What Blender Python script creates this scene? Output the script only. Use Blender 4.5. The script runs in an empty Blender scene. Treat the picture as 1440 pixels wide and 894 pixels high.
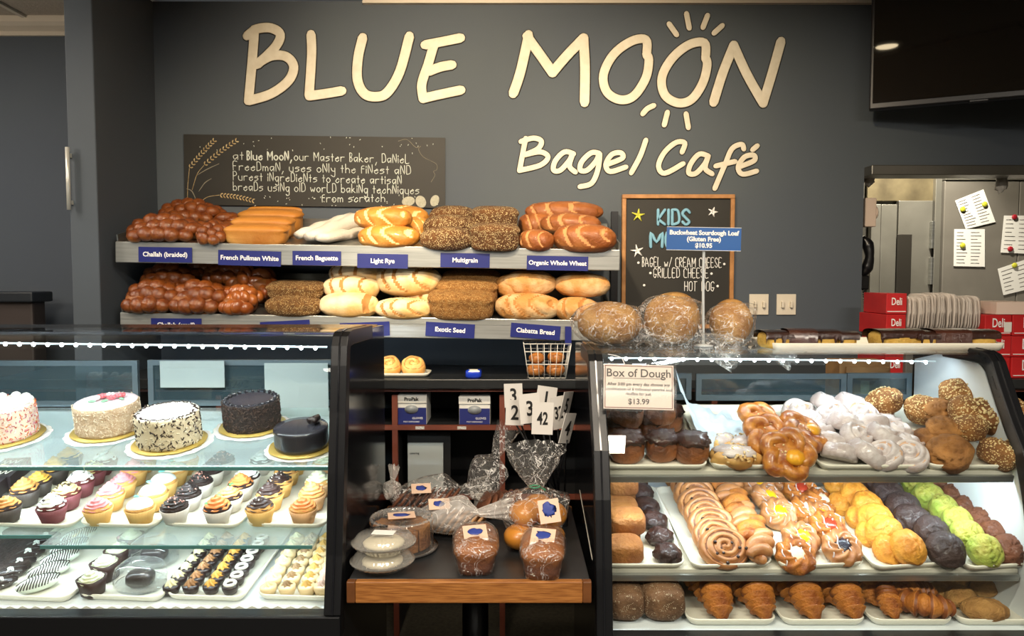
import bpy, math, random
from mathutils import Vector, Matrix, noise
R = math.radians
S = bpy.context.scene
COL = S.collection
# ---------------- camera ----------------
CAMZ, PITCH, FPX = 1.50, 3.0, 1040.0
cd = bpy.data.cameras.new('camera'); cam = bpy.data.objects.new('camera', cd); COL.objects.link(cam)
cam.location = (0, 0, CAMZ); cam.rotation_euler = (R(90-PITCH), 0, 0)
cd.sensor_width = 36; cd.lens = 36*FPX/1440; cd.clip_start = .05; S.camera = cam
# ---------------- world, exposure ----------------
w = bpy.data.worlds.new('world'); S.world = w; w.use_nodes = True
w.node_tree.nodes['Background'].inputs[0].default_value = (.75, .85, 1, 1)
w.node_tree.nodes['Background'].inputs[1].default_value = .25
S.view_settings.view_transform = 'Standard'; S.view_settings.look = 'None'
S.view_settings.gamma = 1; S.view_settings.use_curve_mapping = False
S.view_settings.exposure = 0.55
S.cycles.transparent_max_bounces = 32; S.cycles.max_bounces = 7; S.cycles.diffuse_bounces = 3
S.cycles.use_denoising = True; S.cycles.sample_clamp_indirect = 6
S.cycles.caustics_reflective = False; S.cycles.caustics_refractive = False
# ---------------- lights of the room ----------------
def aim(o, tgt):
    o.rotation_euler = (Vector(tgt)-o.location).to_track_quat('-Z', 'Y').to_euler()
def area(loc, sx, sy, watt, col, tgt=None, spread=180):
    d = bpy.data.lights.new('area', 'AREA'); d.shape = 'RECTANGLE'; d.size = sx; d.size_y = sy; d.energy = watt; d.color = col; d.spread = R(spread)
    o = bpy.data.objects.new('area_light', d); COL.objects.link(o); o.location = loc
    if tgt: aim(o, tgt)
    return o
def spot(loc, tgt, watt, col, ang, blend=.8, rad=.05):
    d = bpy.data.lights.new('spot', 'SPOT'); d.energy = watt; d.color = col; d.spot_size = R(ang); d.spot_blend = blend; d.shadow_soft_size = rad
    o = bpy.data.objects.new('spot_light', d); COL.objects.link(o); o.location = loc; aim(o, tgt); return o
WARM = (1, .80, .55); COOL = (.80, .92, 1)
area((-1.2, -.6, 2.74), 1.2, .3, 75, (1, .9, .76))        # ceiling troffers on the customers' side
area((1.3, -.6, 2.74), 1.2, .3, 75, (1, .9, .76))
area((0, .9, 2.74), 1.2, .15, 26, (1, .86, .68))
spot((-.25, 1.7, 2.72), (-.22, 3.4, 2.0), 130, WARM, 90, 1)   # wall washers
spot((.55, 1.8, 2.72), (.9, 3.4, 1.6), 60, WARM, 85, 1)
spot((-1.3, 1.7, 2.72), (-1.2, 3.2, 1.6), 30, WARM, 70, 1)
spot((-.56, 1.15, 2.72), (-.50, 3.12, 1.40), 110, (1, .82, .52), 20, .9)   # warm spot on the white loaves
area((-2.6, 2.4, 2.70), .5, .5, 10, (1, .9, .8))      # fill light added to brighten the dark alcove
spot((2.3, 4.0, 2.7), (2.3, 4.6, 1.7), 130, (1, .9, .72), 130, 1)      # kitchen
# ---------------- geometry of the view, in world units ----------------
CM = Matrix.Rotation(R(90-PITCH), 3, 'X')
def ray(px, py): return CM @ Vector(((px-720)/FPX, (447-py)/FPX, -1))
def at(px, py, Y):
    d = ray(px, py); t = Y/d.y; return Vector((d.x*t, Y, CAMZ+d.z*t))
class Plane:
    """a shelf: u = right, v = up the slope to the back, n = out of its surface"""
    def __init__(s, py, Y, tilt, roll=0):
        s.o = at(720, py, Y); s.tilt = tilt
        s.R = (Matrix.Rotation(R(roll), 3, 'Y') @ Matrix.Rotation(R(tilt), 3, 'X'))
        s.u, s.v, s.n = s.R.col[0].copy(), s.R.col[1].copy(), s.R.col[2].copy()
    def on(s, px, py):
        d = ray(px, py); c = Vector((0, 0, CAMZ)); t = (s.o-c).dot(s.n)/d.dot(s.n); return c+d*t
    def uv(s, u, v, h=0): return s.o+s.u*u+s.v*v+s.n*h
    def X(s, px, Y): return (px-720)/FPX*Y
# ---------------- materials ----------------
def rgb(h):
    if not isinstance(h, str): return tuple(h)+(1,)
    v = [int(h[i:i+2], 16)/255 for i in (0, 2, 4)]
    return tuple((c/12.92 if c <= .04045 else ((c+.055)/1.055)**2.4) for c in v)+(1,)
MC = {}
def mat(name, c, c2=None, sc=10, rough=.5, metal=0, bump=0, bsc=40, speck=None, grad=None, emit=None, coat=0, sss=0, lo=.36, hi=.64, stretch=None, det=7, spec=.5):
    if name in MC: return MC[name]
    m = bpy.data.materials.new(name); MC[name] = m; m.use_nodes = True
    nt = m.node_tree; N = nt.nodes; L = nt.links; b = N['Principled BSDF']
    b.inputs['Base Color'].default_value = rgb(c); b.inputs['Roughness'].default_value = rough; b.inputs['Metallic'].default_value = metal
    b.inputs['Coat Weight'].default_value = coat; b.inputs['Coat Roughness'].default_value = .15; b.inputs['Specular IOR Level'].default_value = spec
    if sss:
        b.inputs['Subsurface Weight'].default_value = sss; b.inputs['Subsurface Radius'].default_value = (.01, .006, .004); b.inputs['Subsurface Scale'].default_value = .6
    tc = N.new('ShaderNodeTexCoord'); src = tc.outputs['Object']
    if stretch:
        mp = N.new('ShaderNodeMapping'); mp.inputs['Scale'].default_value = stretch; L.new(src, mp.inputs[0]); src = mp.outputs[0]
    cur = None
    def mixc(fac, a, bb):
        x = N.new('ShaderNodeMix'); x.data_type = 'RGBA'; L.new(fac, x.inputs[0])
        for s_, v in ((6, a), (7, bb)):
            if hasattr(v, 'links') or hasattr(v, 'is_linked'): L.new(v, x.inputs[s_])
            else: x.inputs[s_].default_value = rgb(v)
        return x.outputs[2]
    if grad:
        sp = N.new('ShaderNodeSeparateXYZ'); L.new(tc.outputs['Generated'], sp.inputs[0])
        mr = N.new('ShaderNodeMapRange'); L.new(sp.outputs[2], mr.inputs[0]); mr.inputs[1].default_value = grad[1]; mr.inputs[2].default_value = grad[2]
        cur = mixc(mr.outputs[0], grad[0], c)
    if c2:
        n = N.new('ShaderNodeTexNoise'); n.inputs['Scale'].default_value = sc; n.inputs['Detail'].default_value = det; L.new(src, n.inputs[0])
        mr = N.new('ShaderNodeMapRange'); L.new(n.outputs[0], mr.inputs[0]); mr.inputs[1].default_value = lo; mr.inputs[2].default_value = hi
        cur = mixc(mr.outputs[0], cur if cur is not None else c, c2)
    if speck:
        v = N.new('ShaderNodeTexVoronoi'); v.inputs['Scale'].default_value = speck[1]; L.new(src, v.inputs[0])
        mr = N.new('ShaderNodeMapRange'); L.new(v.outputs['Distance'], mr.inputs[0]); mr.inputs[1].default_value = speck[2]+.08; mr.inputs[2].default_value = speck[2]
        n2 = N.new('ShaderNodeTexNoise'); n2.inputs['Scale'].default_value = speck[1]*.35; L.new(src, n2.inputs[0])
        m2 = N.new('ShaderNodeMapRange'); L.new(n2.outputs[0], m2.inputs[0]); m2.inputs[1].default_value = speck[3]; m2.inputs[2].default_value = speck[3]+.08
        mu = N.new('ShaderNodeMath'); mu.operation = 'MULTIPLY'; L.new(mr.outputs[0], mu.inputs[0]); L.new(m2.outputs[0], mu.inputs[1])
        cur = mixc(mu.outputs[0], cur if cur is not None else c, speck[0])
    if cur is not None: L.new(cur, b.inputs['Base Color'])
    if bump:
        n = N.new('ShaderNodeTexNoise'); n.inputs['Scale'].default_value = bsc; n.inputs['Detail'].default_value = 6; n.inputs['Roughness'].default_value = .62; L.new(src, n.inputs[0])
        bp = N.new('ShaderNodeBump'); bp.inputs['Strength'].default_value = min(1, bump*1.5); bp.inputs['Distance'].default_value = .004 if metal > .3 or bump < .12 else .011; L.new(n.outputs[0], bp.inputs['Height']); L.new(bp.outputs[0], b.inputs['Normal'])
    if emit:
        b.inputs['Emission Color'].default_value = rgb(emit[0]); b.inputs['Emission Strength'].default_value = emit[1]
    return m
def clear(name, tint=(.95, .98, .97), refl=1.0, rough=.02, haze=0.0, wr=0, wsc=8, hazecol=(.9, .9, .9), ior=1.45, base=0.0, crease_glint=0):
    """thin clear sheet: lets light straight through and mirrors by its angle; haze = a little milky diffuse"""
    if name in MC: return MC[name]
    m = bpy.data.materials.new(name); MC[name] = m; m.use_nodes = True; nt = m.node_tree; N = nt.nodes; L = nt.links
    N.remove(N['Principled BSDF']); out = N['Material Output']
    t = N.new('ShaderNodeBsdfTransparent'); t.inputs[0].default_value = tuple(tint)+(1,)
    g = N.new('ShaderNodeBsdfGlossy'); g.inputs['Roughness'].default_value = rough; g.inputs[0].default_value = (1, 1, 1, 1)
    lw = N.new('ShaderNodeLayerWeight'); lw.inputs[0].default_value = .5; pw = N.new('ShaderNodeMath'); pw.operation = 'POWER'; L.new(lw.outputs['Facing'], pw.inputs[0]); pw.inputs[1].default_value = 5
    f = N.new('ShaderNodeMath'); f.operation = 'MULTIPLY_ADD'; L.new(pw.outputs[0], f.inputs[0]); f.inputs[1].default_value = .9; f.inputs[2].default_value = .04   # reflectance rises with angle the same on both faces
    mu = N.new('ShaderNodeMath'); mu.operation = 'MULTIPLY_ADD'; L.new(f.outputs[0], mu.inputs[0]); mu.inputs[1].default_value = refl; mu.inputs[2].default_value = base; mu.use_clamp = True
    mx = N.new('ShaderNodeMixShader'); L.new(mu.outputs[0], mx.inputs[0])
    a = t.outputs[0]
    if haze:
        d = N.new('ShaderNodeBsdfDiffuse'); d.inputs[0].default_value = tuple(hazecol)+(1,)
        m0 = N.new('ShaderNodeMixShader'); m0.inputs[0].default_value = haze
        if crease_glint:      # fine white lines painted into the film as glints along its folds
            tcc = N.new('ShaderNodeTexCoord'); nn = N.new('ShaderNodeTexNoise'); nn.inputs['Scale'].default_value = wsc*.9; nn.inputs['Detail'].default_value = 2; nn.inputs['Distortion'].default_value = 1.2; L.new(tcc.outputs['Object'], nn.inputs[0])
            s1 = N.new('ShaderNodeMath'); s1.operation = 'SUBTRACT'; L.new(nn.outputs[0], s1.inputs[0]); s1.inputs[1].default_value = .5
            s2 = N.new('ShaderNodeMath'); s2.operation = 'ABSOLUTE'; L.new(s1.outputs[0], s2.inputs[0])
            s3 = N.new('ShaderNodeMapRange'); L.new(s2.outputs[0], s3.inputs[0]); s3.inputs[1].default_value = .017; s3.inputs[2].default_value = 0; s3.inputs[3].default_value = haze; s3.inputs[4].default_value = crease_glint; L.new(s3.outputs[0], m0.inputs[0])
        L.new(a, m0.inputs[1]); L.new(d.outputs[0], m0.inputs[2]); a = m0.outputs[0]
    L.new(a, mx.inputs[1]); L.new(g.outputs[0], mx.inputs[2]); L.new(mx.outputs[0], out.inputs[0])
    if wr:
        tc = N.new('ShaderNodeTexCoord'); n = N.new('ShaderNodeTexNoise'); n.inputs['Scale'].default_value = wsc; n.inputs['Detail'].default_value = 4; n.inputs['Distortion'].default_value = 1.5; L.new(tc.outputs['Object'], n.inputs[0])
        bp = N.new('ShaderNodeBump'); bp.inputs['Strength'].default_value = 1; bp.inputs['Distance'].default_value = wr; L.new(n.outputs[0], bp.inputs['Height']); L.new(bp.outputs[0], g.inputs['Normal'])
    return m
# ---------------- mesh maker ----------------
def sgp(x, e): return math.copysign(abs(x)**e, x)
class MB:
    def __init__(s): s.v = []; s.f = []; s.m = []; s.s = []
    def add(s, vs, fs, mi=0, smooth=True, T=None):
        k = len(s.v)
        s.v += [tuple(T @ Vector(p)) if T is not None else tuple(p) for p in vs]
        for i, f in enumerate(fs):
            s.f.append([j+k for j in f]); s.m.append(mi[i] if isinstance(mi, list) else mi); s.s.append(smooth)
        return s
    def box(s, c, d, mi=0, T=None):
        x, y, z = [q/2 for q in d]
        vs = [(c[0]+a*x, c[1]+b*y, c[2]+e*z) for e in (-1, 1) for b in (-1, 1) for a in (-1, 1)]
        return s.add(vs, [(0, 2, 3, 1), (4, 5, 7, 6), (0, 1, 5, 4), (2, 6, 7, 3), (0, 4, 6, 2), (1, 3, 7, 5)], mi, False, T)
    def grid(s, rows, mi=0, closed=True, cap0=False, cap1=False, smooth=True, T=None, mif=None):
        nr, nc = len(rows), len(rows[0]); vs = [p for r in rows for p in r]; fs = []; ms = []
        for i in range(nr-1):
            for j in range(nc if closed else nc-1):
                k = (j+1) % nc; fs.append((i*nc+j, i*nc+k, (i+1)*nc+k, (i+1)*nc+j)); ms.append(mif(i, j) if mif else mi)
        if cap0: fs.append(tuple(range(nc-1, -1, -1))); ms.append(mi)
        if cap1: fs.append(tuple((nr-1)*nc+j for j in range(nc))); ms.append(mi)
        return s.add(vs, fs, ms, smooth, T)
    def lathe(s, prof, n=24, mi=0, flute=None, cap0=True, cap1=True, T=None, smooth=True, c=(0, 0, 0)):
        rows = []
        for i, (r, z) in enumerate(prof):
            rows.append([(c[0]+(r+(flute(a, i) if flute else 0))*math.cos(a), c[1]+(r+(flute(a, i) if flute else 0))*math.sin(a), c[2]+z) for a in [2*math.pi*j/n for j in range(n)]])
        return s.grid(rows, mi, True, cap0, cap1, smooth, T)
    def tube(s, pts, r, n=8, flat=(1, 1, 1), mi=0, sm=0, round_=False, T=None):
        P = [Vector(p) for p in pts]; rr = r if isinstance(r, (list, tuple)) else [r]*len(P)
        if sm: P, rr = smooth_line(P, rr, sm)
        if round_:
            d0 = (P[0]-P[1]).normalized(); d1 = (P[-1]-P[-2]).normalized(); a, b = rr[0], rr[-1]
            P = [P[0]+d0*a, P[0]+d0*a*.75]+P+[P[-1]+d1*b*.75, P[-1]+d1*b]; rr = [a*.15, a*.66]+list(rr)+[b*.66, b*.15]
        rows = []; up = None
        for i, p in enumerate(P):
            t = (P[min(i+1, len(P)-1)]-P[max(i-1, 0)]).normalized()
            if up is None: up = Vector((0, 1, 0)) if abs(t.y) < .9 else Vector((1, 0, 0))
            sd = t.cross(up)
            sd = sd.normalized() if sd.length > 1e-6 else Vector((1, 0, 0)); up = sd.cross(t).normalized()
            row = []
            for j in range(n):
                a = 2*math.pi*j/n; q = (sd*math.cos(a)+up*math.sin(a))*rr[i]
                row.append((p.x+q.x*flat[0], p.y+q.y*flat[1], p.z+q.z*flat[2]))
            rows.append(row)
        return s.grid(rows, mi, True, True, True, True, T)
    def blob(s, r, c=(0, 0, 0), nu=22, nv=13, f=None, flat=-2, mi=0, mif=None, ax='z', e=1, T=None):
        rows = []; dirs = []
        for i in range(nv+1):
            ph = math.pi*(i+.001)/(nv+.002); row = []; dr = []
            for j in range(nu):
                th = 2*math.pi*j/nu; a, b, cc = math.cos(ph), math.sin(ph)*math.cos(th), math.sin(ph)*math.sin(th)
                d = Vector((b, cc, -a)) if ax == 'z' else Vector((a, b, cc))
                q = Vector((sgp(d.x, e), sgp(d.y, e), sgp(d.z, e))) if e != 1 else d
                k = 1+(f(d) if f else 0)
                row.append((c[0]+q.x*r[0]*k, c[1]+q.y*r[1]*k, c[2]+max(q.z*k, flat)*r[2])); dr.append(d)
            rows.append(row); dirs.append(dr)
        return s.grid(rows, mi, True, True, True, True, T, (lambda i, j: mif(dirs[i][j])) if mif else None)
    def ribbon(s, prof, x0, x1, th, mi=0, T=None, smooth=True):
        """band along a (y,z) profile from x0 to x1, th thick inwards"""
        n = len(prof); inn = []
        for i, (y, z) in enumerate(prof):
            a = prof[max(i-1, 0)]; b = prof[min(i+1, n-1)]; t = Vector((b[0]-a[0], b[1]-a[1])).normalized(); inn.append((y+t.y*th, z-t.x*th))
        vs = [(x, y, z) for x in (x0, x1) for (y, z) in prof+inn]; k = 2*n; fs = []
        for i in range(n-1):
            fs += [(i, i+1, k+i+1, k+i), (n+i, k+n+i, k+n+i+1, n+i+1), (i, n+i, n+i+1, i+1), (k+i, k+i+1, k+n+i+1, k+n+i)]
        fs += [(0, k, k+n, n), (n-1, 2*n-1, k+2*n-1, k+n-1)]
        return s.add(vs, fs, mi, False, T)
    def prism(s, poly, x0, x1, mi=0):
        """(y,z) polygon pushed from x0 to x1"""
        n = len(poly); vs = [(x, y, z) for x in (x0, x1) for (y, z) in poly]
        fs = [tuple(range(n)), tuple(range(2*n-1, n-1, -1))]+[(i, n+i, n+(i+1) % n, (i+1) % n) for i in range(n)]
        return s.add(vs, fs, mi, False)
    def mesh(s, name, mats):
        me = bpy.data.meshes.new(name); me.from_pydata(s.v, [], s.f)
        me.polygons.foreach_set('material_index', s.m); me.polygons.foreach_set('use_smooth', s.s)
        for q in (mats if isinstance(mats, (list, tuple)) else [mats]): me.materials.append(q)
        me.update(); return me
def smooth_line(P, rr, k):
    out, ro = [], []
    for i in range(len(P)-1):
        a, b, c, d = P[max(i-1, 0)], P[i], P[i+1], P[min(i+2, len(P)-1)]
        for j in range(k):
            t = j/k; out.append(.5*((2*b)+(c-a)*t+(2*a-5*b+4*c-d)*t*t+(3*b-a-3*c+d)*t**3)); ro.append(rr[i]*(1-t)+rr[i+1]*t)
    return out+[P[-1]], ro+[rr[-1]]
def ns(v, sc=1, off=0): return noise.noise(Vector(v)*sc+Vector((off, off*1.7, off*.3)))
# ---------------- objects ----------------
def tag(o, label=None, cat=None, group=None, kind=None):
    for k, v in (('label', label), ('category', cat), ('group', group), ('kind', kind)):
        if v: o[k] = v
    return o
def link(name, data, parent=None, M=None, bevel=0, bseg=2):
    o = bpy.data.objects.new(name, data); COL.objects.link(o); o.parent = parent
    if M is not None: o.matrix_local = M
    if bevel:
        b = o.modifiers.new('bevel', 'BEVEL'); b.width = bevel; b.segments = bseg; b.limit_method = 'ANGLE'
    return o
def part(name, mb, mats, parent=None, M=None, bevel=0, label=None, kind=None):
    return tag(link(name, mb.mesh(name, mats), parent, M, bevel), label, None, None, kind)
def struct(name, mb, mats, bevel=0): return part(name, mb, mats, None, None, bevel, None, 'structure')
def single(name, mb, mats, label, cat, M=None, group=None, bevel=0):
    return tag(link(name, mb.mesh(name, mats), None, M, bevel), label, cat, group)
def root(name, label, cat, M=None, group=None):
    o = link(name, None, None, M); o.empty_display_size = .05; return tag(o, label, cat, group)
def TR(loc, rot=None, sc=1, yaw=0, pitch=0, roll=0):
    m = Matrix.Translation(loc)
    if rot is not None: m = m @ rot.to_4x4()
    m = m @ Matrix.Rotation(R(yaw), 4, 'Z') @ Matrix.Rotation(R(pitch), 4, 'X') @ Matrix.Rotation(R(roll), 4, 'Y')
    s = sc if isinstance(sc, (tuple, list)) else (sc, sc, sc)
    return m @ Matrix.Diagonal((s[0], s[1], s[2], 1))
class Kind:
    """a recipe made once: list of (part name, mesh, sub-list); placed many times with shared meshes"""
    def __init__(s, name, cat, *parts): s.name, s.cat, s.parts = name, cat, parts
    def place(s, M, label, group=None):
        if len(s.parts) == 1 and s.parts[0][0] is None:
            return tag(link(s.name, s.parts[0][1], None, M), label, s.cat, group)
        r = root(s.name, label, s.cat, M, group)
        for p in s.parts:
            link(p[0], p[1], r)
        return r
ORD = ['nearest', 'second', 'third', 'fourth', 'fifth', 'sixth', 'seventh', 'eighth', 'ninth', 'tenth']
def lerp(a, b, t): return a+(b-a)*t
def text(body, size, m, M, parent, ext=.0004, align='CENTER', bold=0, xs=1, sp=1):
    c = bpy.data.curves.new('lettering', 'FONT'); c.body = body; c.size = size; c.extrude = ext; c.align_x = align; c.align_y = 'CENTER'; c.offset = bold; c.resolution_u = 3; c.space_character = sp
    c.materials.append(m); o = bpy.data.objects.new('lettering', c); COL.objects.link(o); o.parent = parent
    bpy.context.view_layer.update(); me = bpy.data.meshes.new_from_object(o); bpy.data.objects.remove(o); bpy.data.curves.remove(c)
    return link('lettering', me, parent, M @ Matrix.Diagonal((xs, 1, 1, 1)))
FACE = Matrix.Rotation(R(90), 4, 'X')     # text plane turned to face -Y
GL = {  # hand lettering strokes: x 0-6, y 0-9, baseline 3, x-height 6, caps 9
'a': '36160513243536,3633', 'b': '0903,0415263524130403'.replace('0903,', '0903,'), 'c': '35261504132334', 'd': '3616051323353639,3933', 'e': '0535261504132334', 'f': '28180703,0626',
'g': '3616051323353631,31200110', 'h': '0903,05162635,3533'.replace(',3533', '33'), 'i': '0603,0708', 'j': '1601,1708', 'k': '0903,2604,0533', 'l': '0903', 'm': '0603,051625,2523,25364543', 'n': '0603,05162633',
'o': '16050413233435261 6'.replace(' ', ''), 'p': '0600,0516263524130 4'.replace(' ', ''), 'q': '361605132335,3630', 'r': '0603,051636', 's': '36160525341303', 't': '1813,0626', 'u': '06041333,3633', 'v': '061336', 'w': '0613253346',
'x': '0633,3603', 'y': '061434,3631200 1'.replace(' ', ''), 'z': '06360333', 'A': '031839 43'.replace(' 43', '')+',0525', 'B': '0903,0919283716,0616350413,1303', 'C': '38290806041333', 'D': '0903,0919370533,'[:-1], 'E': '39090333,0626', 'F': '39090 3,0626'.replace(' ', ''),
'G': '38290806041323353 5,3515'.replace(' ', ''), 'H': '0903,3933,0636', 'I': '0903', 'J': '39331304', 'K': '0903,3905,0533', 'L': '090333', 'M': '0309254943', 'N': '03093339', 'O': '1907041333353 71919'.replace(' ', '').replace('1919', '19'),
'P': '0903,0929371606', 'R': '0903,09293716063 3'.replace(' ', ''), 'S': '38290806253413 03'.replace(' ', ''), 'T': '0939,1913', 'U': '0904133439', 'W': '0913263349', 'Y': '091639,1613', ',': '1301', '.': '0303', '/': '0339', "'": '0908', '4': '2923,290545', '2': '0819370333', '3': '0939263513 03'.replace(' ', ''), 'D2': ''}
GL['A'] = '031943,1535'; GL['D'] = '0903,092937341303'; GL['B'] = '0903,0919281606,0616250 41303'.replace(' ', ''); GL['o'] = '160504132334352616'; GL['O'] = '190807041323343738291 9'.replace(' ', '')
GL.update(B='0903,0919281606,061625241303', b='0903,0516263534231304', p='0600,0516263534231304', S='3829190807162534231304')
def hand(mb, s, a, b, hx, r, up, seg=4, k=3, nf=1):
    """write s from world point a to b; hx = x-height in metres"""
    a, b = Vector(a), Vector(b); u = (b-a); W = u.length; u.normalize(); up = Vector(up); sc = hx/3
    adv = []
    x = 0
    for ch in s:
        g = GL.get(ch)
        if ch == ' ': x += 3.2; adv.append(None); continue
        w_ = max([int(g[i]) for st in [g] for i in range(0, 1)]+[int(p[i]) for p in g.split(',') for i in range(0, len(p)-1, 2)]); adv.append(x); x += w_+1.7
    xs = W/max(x-1.7, 1)
    for ch, x0 in zip(s, adv):
        if x0 is None: continue
        for st in GL[ch].split(','):
            P = [a+u*(x0+int(st[i]))*xs+up*(int(st[i+1])-3)*sc for i in range(0, len(st)-1, 2)]
            if len(P) == 1 or (len(P) == 2 and (P[0]-P[1]).length < 1e-5): P = [P[0], P[0]+u*r]
            mb.tube(P, r, seg, (1, .35, 1), 0, k if len(P) > 2 else 0, True)
# ================= palette =================
WALL = mat('slate_blue_paint', '4c545f', '50585f', 1.2, .75, bump=.05, bsc=200)
PIER = mat('slate_paint_pier', '4a525b', rough=.75)
WHITE = mat('off_white_plastic', 'e9e6da', rough=.35)
TRAYM = mat('cream_tray_plastic', 'e6e2d2', rough=.35)
BLACKM = mat('black_case_metal', '17181b', rough=.32, metal=.3)
BLKG = mat('black_gloss_panel', '1b1c20', rough=.12, metal=.2)
STEEL = mat('brushed_steel', 'b9bbb8', 'a5a7a4', 6, .33, .9, stretch=(1, 1, 30))
DSTEEL = mat('kitchen_steel', '8d8b85', '77756e', 3, .38, .85)
LAM = mat('black_laminate', '242628', '2a2c2e', 30, .28)
OAK = mat('oak_edge_wood', 'a8703a', '7c4a20', 6, .4, stretch=(3, 30, 60), lo=.35, hi=.65)
REDWD = mat('reddish_wood_edge', '7d4331', '6a3527', 8, .5)
BLUEC = mat('navy_card', '1b2470', rough=.4)
WTXT = mat('white_print', 'f2f2f2', rough=.6)
BTXT = mat('black_print', '151515', rough=.6)
GTXT = mat('grey_print', '55504c', rough=.6)
SIGNM = mat('cream_sign_letter', 'e6decb', 'dcd3be', 30, .6, emit=None)
SIGNO = mat('dark_sign_outline', '2b2a28', rough=.7)
CHALKB = mat('chalkboard_black', '1f1e1b', '26241f', 4, .6)
CHALK = mat('chalk_white', 'd6ddd6', rough=.9)
PAPER = mat('white_paper', 'eeeeea', rough=.6)
GLASS = clear('case_glass', (.965, .985, .98), 1.0, .01)
SHGL = clear('shelf_glass', (.92, .97, .96), 1.1, .02, .14, hazecol=(.8, .92, .92))
GEDGE = mat('glass_edge_green', '4f7f7c', rough=.15)
BAGM = clear('clear_bag_film', (.985, .98, .97), 1.0, .14, .03, .03, 26, base=.01, crease_glint=.7, hazecol=(1, .98, .95))
DOMEM = clear('clear_dome_plastic', (.97, .98, .98), 1.3, .05, .04, .003, 10, base=.01)
WHITEP = mat('white_interior_panel', 'dfe6ea', rough=.4)
# ================= room =================
YB = 3.45
XL = at(222, 300, YB).x; XR = at(1214, 300, YB).x; ZC = at(1100, 2, YB).z; ZH = at(1300, 237, YB).z
XP0 = at(92, 100, 2.95).x
b = MB(); b.box(((XL+XR)/2, YB+.06, ZC/2), (XR-XL, .12, ZC)); b.box(((XR+3.3)/2, YB+.06, (ZH+ZC)/2), (3.3-XR, .12, ZC-ZH)); struct('wall_back', b, WALL)
b = MB(); b.box(((XL+XP0)/2, 3.30, ZC/2), (XL-XP0, .70, ZC)); struct('wall_pier', b, PIER, .004)
b = MB(); b.box((-2.75, 3.80, ZC/2), (1.94, .1, ZC)); struct('wall_alcove', b, WALL)
b = MB(); b.box((-3.75, -2.6, ZC/2), (.1, 12.9, ZC)); struct('wall_left', b, mat('side_wall_paint', '6d6a63', rough=.8))
b = MB(); b.box((3.35, -2.1, ZC/2), (.1, 13.9, ZC)); struct('wall_right', b, MC['side_wall_paint'])
b = MB(); b.box((-.2, -9.05, ZC/2), (7.2, .1, ZC)); struct('wall_front', b, mat('cafe_front_paint', '4a443d', rough=.8))
b = MB(); b.box((-.2, -2.05, -.03), (7.3, 14.1, .06)); struct('floor', b, mat('brown_carpet', '2e2b22', '3d392c', 60, .95, bump=.5, bsc=300))
b = MB(); b.box((-.2, -2.05, ZC+.07), (7.3, 14.1, .06)); cl = struct('ceiling', b, mat('ceiling_slab', 'c9c4ba', rough=.9))
TILE = mat('ceiling_tile_white', 'c2b8ab', 'b5ab9e', 80, .9, bump=.3, bsc=150); TBAR = mat('ceiling_grid_bar', 'd8d2c6', rough=.6)
tm = MB().box((0, 0, 0), (.585, .585, .02)).mesh('ceiling_tile', TILE); wide = MB().box((0, 0, 0), (1.185, 1.185, .02)).mesh('ceiling_tile', TILE)
for i in range(3):
    for j in range(6): link('ceiling_tile', tm, cl, Matrix.Translation((-2.08-.6*i, 3.44-.6*j, ZC+.028)))
for i in range(5):
    for j in range(5):
        if not (j == 4): link('ceiling_tile', wide, cl, Matrix.Translation((-1.18+1.2*i, -2.0+1.2*j, ZC+.028)))
b = MB()
for i in range(4): b.box((-1.78-.6*i, 2.0, ZC+.012), (.022, 3.5, .012))
for j in range(7): b.box((-2.75, 3.74-.6*j, ZC+.012), (1.95, .022, .012))
part('ceiling_grid', b, TBAR, cl)
b = MB(); pr = [(3.75, ZC+.02), (3.68, ZC+.02), (3.68, ZC-.01), (3.70, ZC-.025), (3.735, ZC-.04), (3.735, ZC-.06), (3.75, ZC-.06)]
b.prism(pr, -3.7, XP0); struct('trim_1', b, mat('cream_crown', 'd6ccbd', rough=.5))
b = MB(); b.box((.7, YB-.012, ZC-.005), (XR*2-.5, .024, .02)); struct('trim_2', b, MC['cream_crown'])
b = MB(); b.box(((XR+3.3)/2, YB-.006, ZH-.016), (3.3-XR, .13, .045)); struct('trim_3', b, DSTEEL, .004)
# white metal strip on the pier
p = at(94.5, 207, 2.93); q = at(95, 295, 2.93)
b = MB(); b.tube([(0, 0, 0), (0, 0, q.z-p.z)], .008, 10); rr = root('door_handle_bar', 'slim vertical white metal bar on the edge of the slate pier', 'handle', Matrix.Translation(p)); part('bar', b, mat('bright_metal', 'dcdcd4', rough=.3, metal=.4), rr)
for zz in (-.03, q.z-p.z+.03): part('bracket', MB().box((0, .012, zz), (.012, .03, .016)), MC['bright_metal'], rr)
# dark booth seen at the far wall
p0 = at(-60, 418, 3.5); p1 = at(45, 410, 3.5); zb = p1.z
rr = root('booth_seat', 'dark brown booth bench with black top rail by the alcove wall', 'bench', Matrix.Translation(((p0.x+p1.x)/2, 3.5, 0)))
wd = p1.x-p0.x+.6
part('backrest', MB().box((-.3, .05, zb/2), (wd, .1, zb-.07)), mat('booth_brown', '3a3230', rough=.6), rr, None, .01)
part('top_rail', MB().box((-.3, .05, zb-.025), (wd+.04, .16, .05)), mat('booth_rail', '20262d', rough=.4), rr, None, .008)
part('seat', MB().box((-.3, -.2, .44), (wd, .4, .12)), MC['booth_brown'], rr, None, .02); part('base', MB().box((-.3, -.16, .19), (wd, .3, .38)), MC['booth_brown'], rr)
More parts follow.
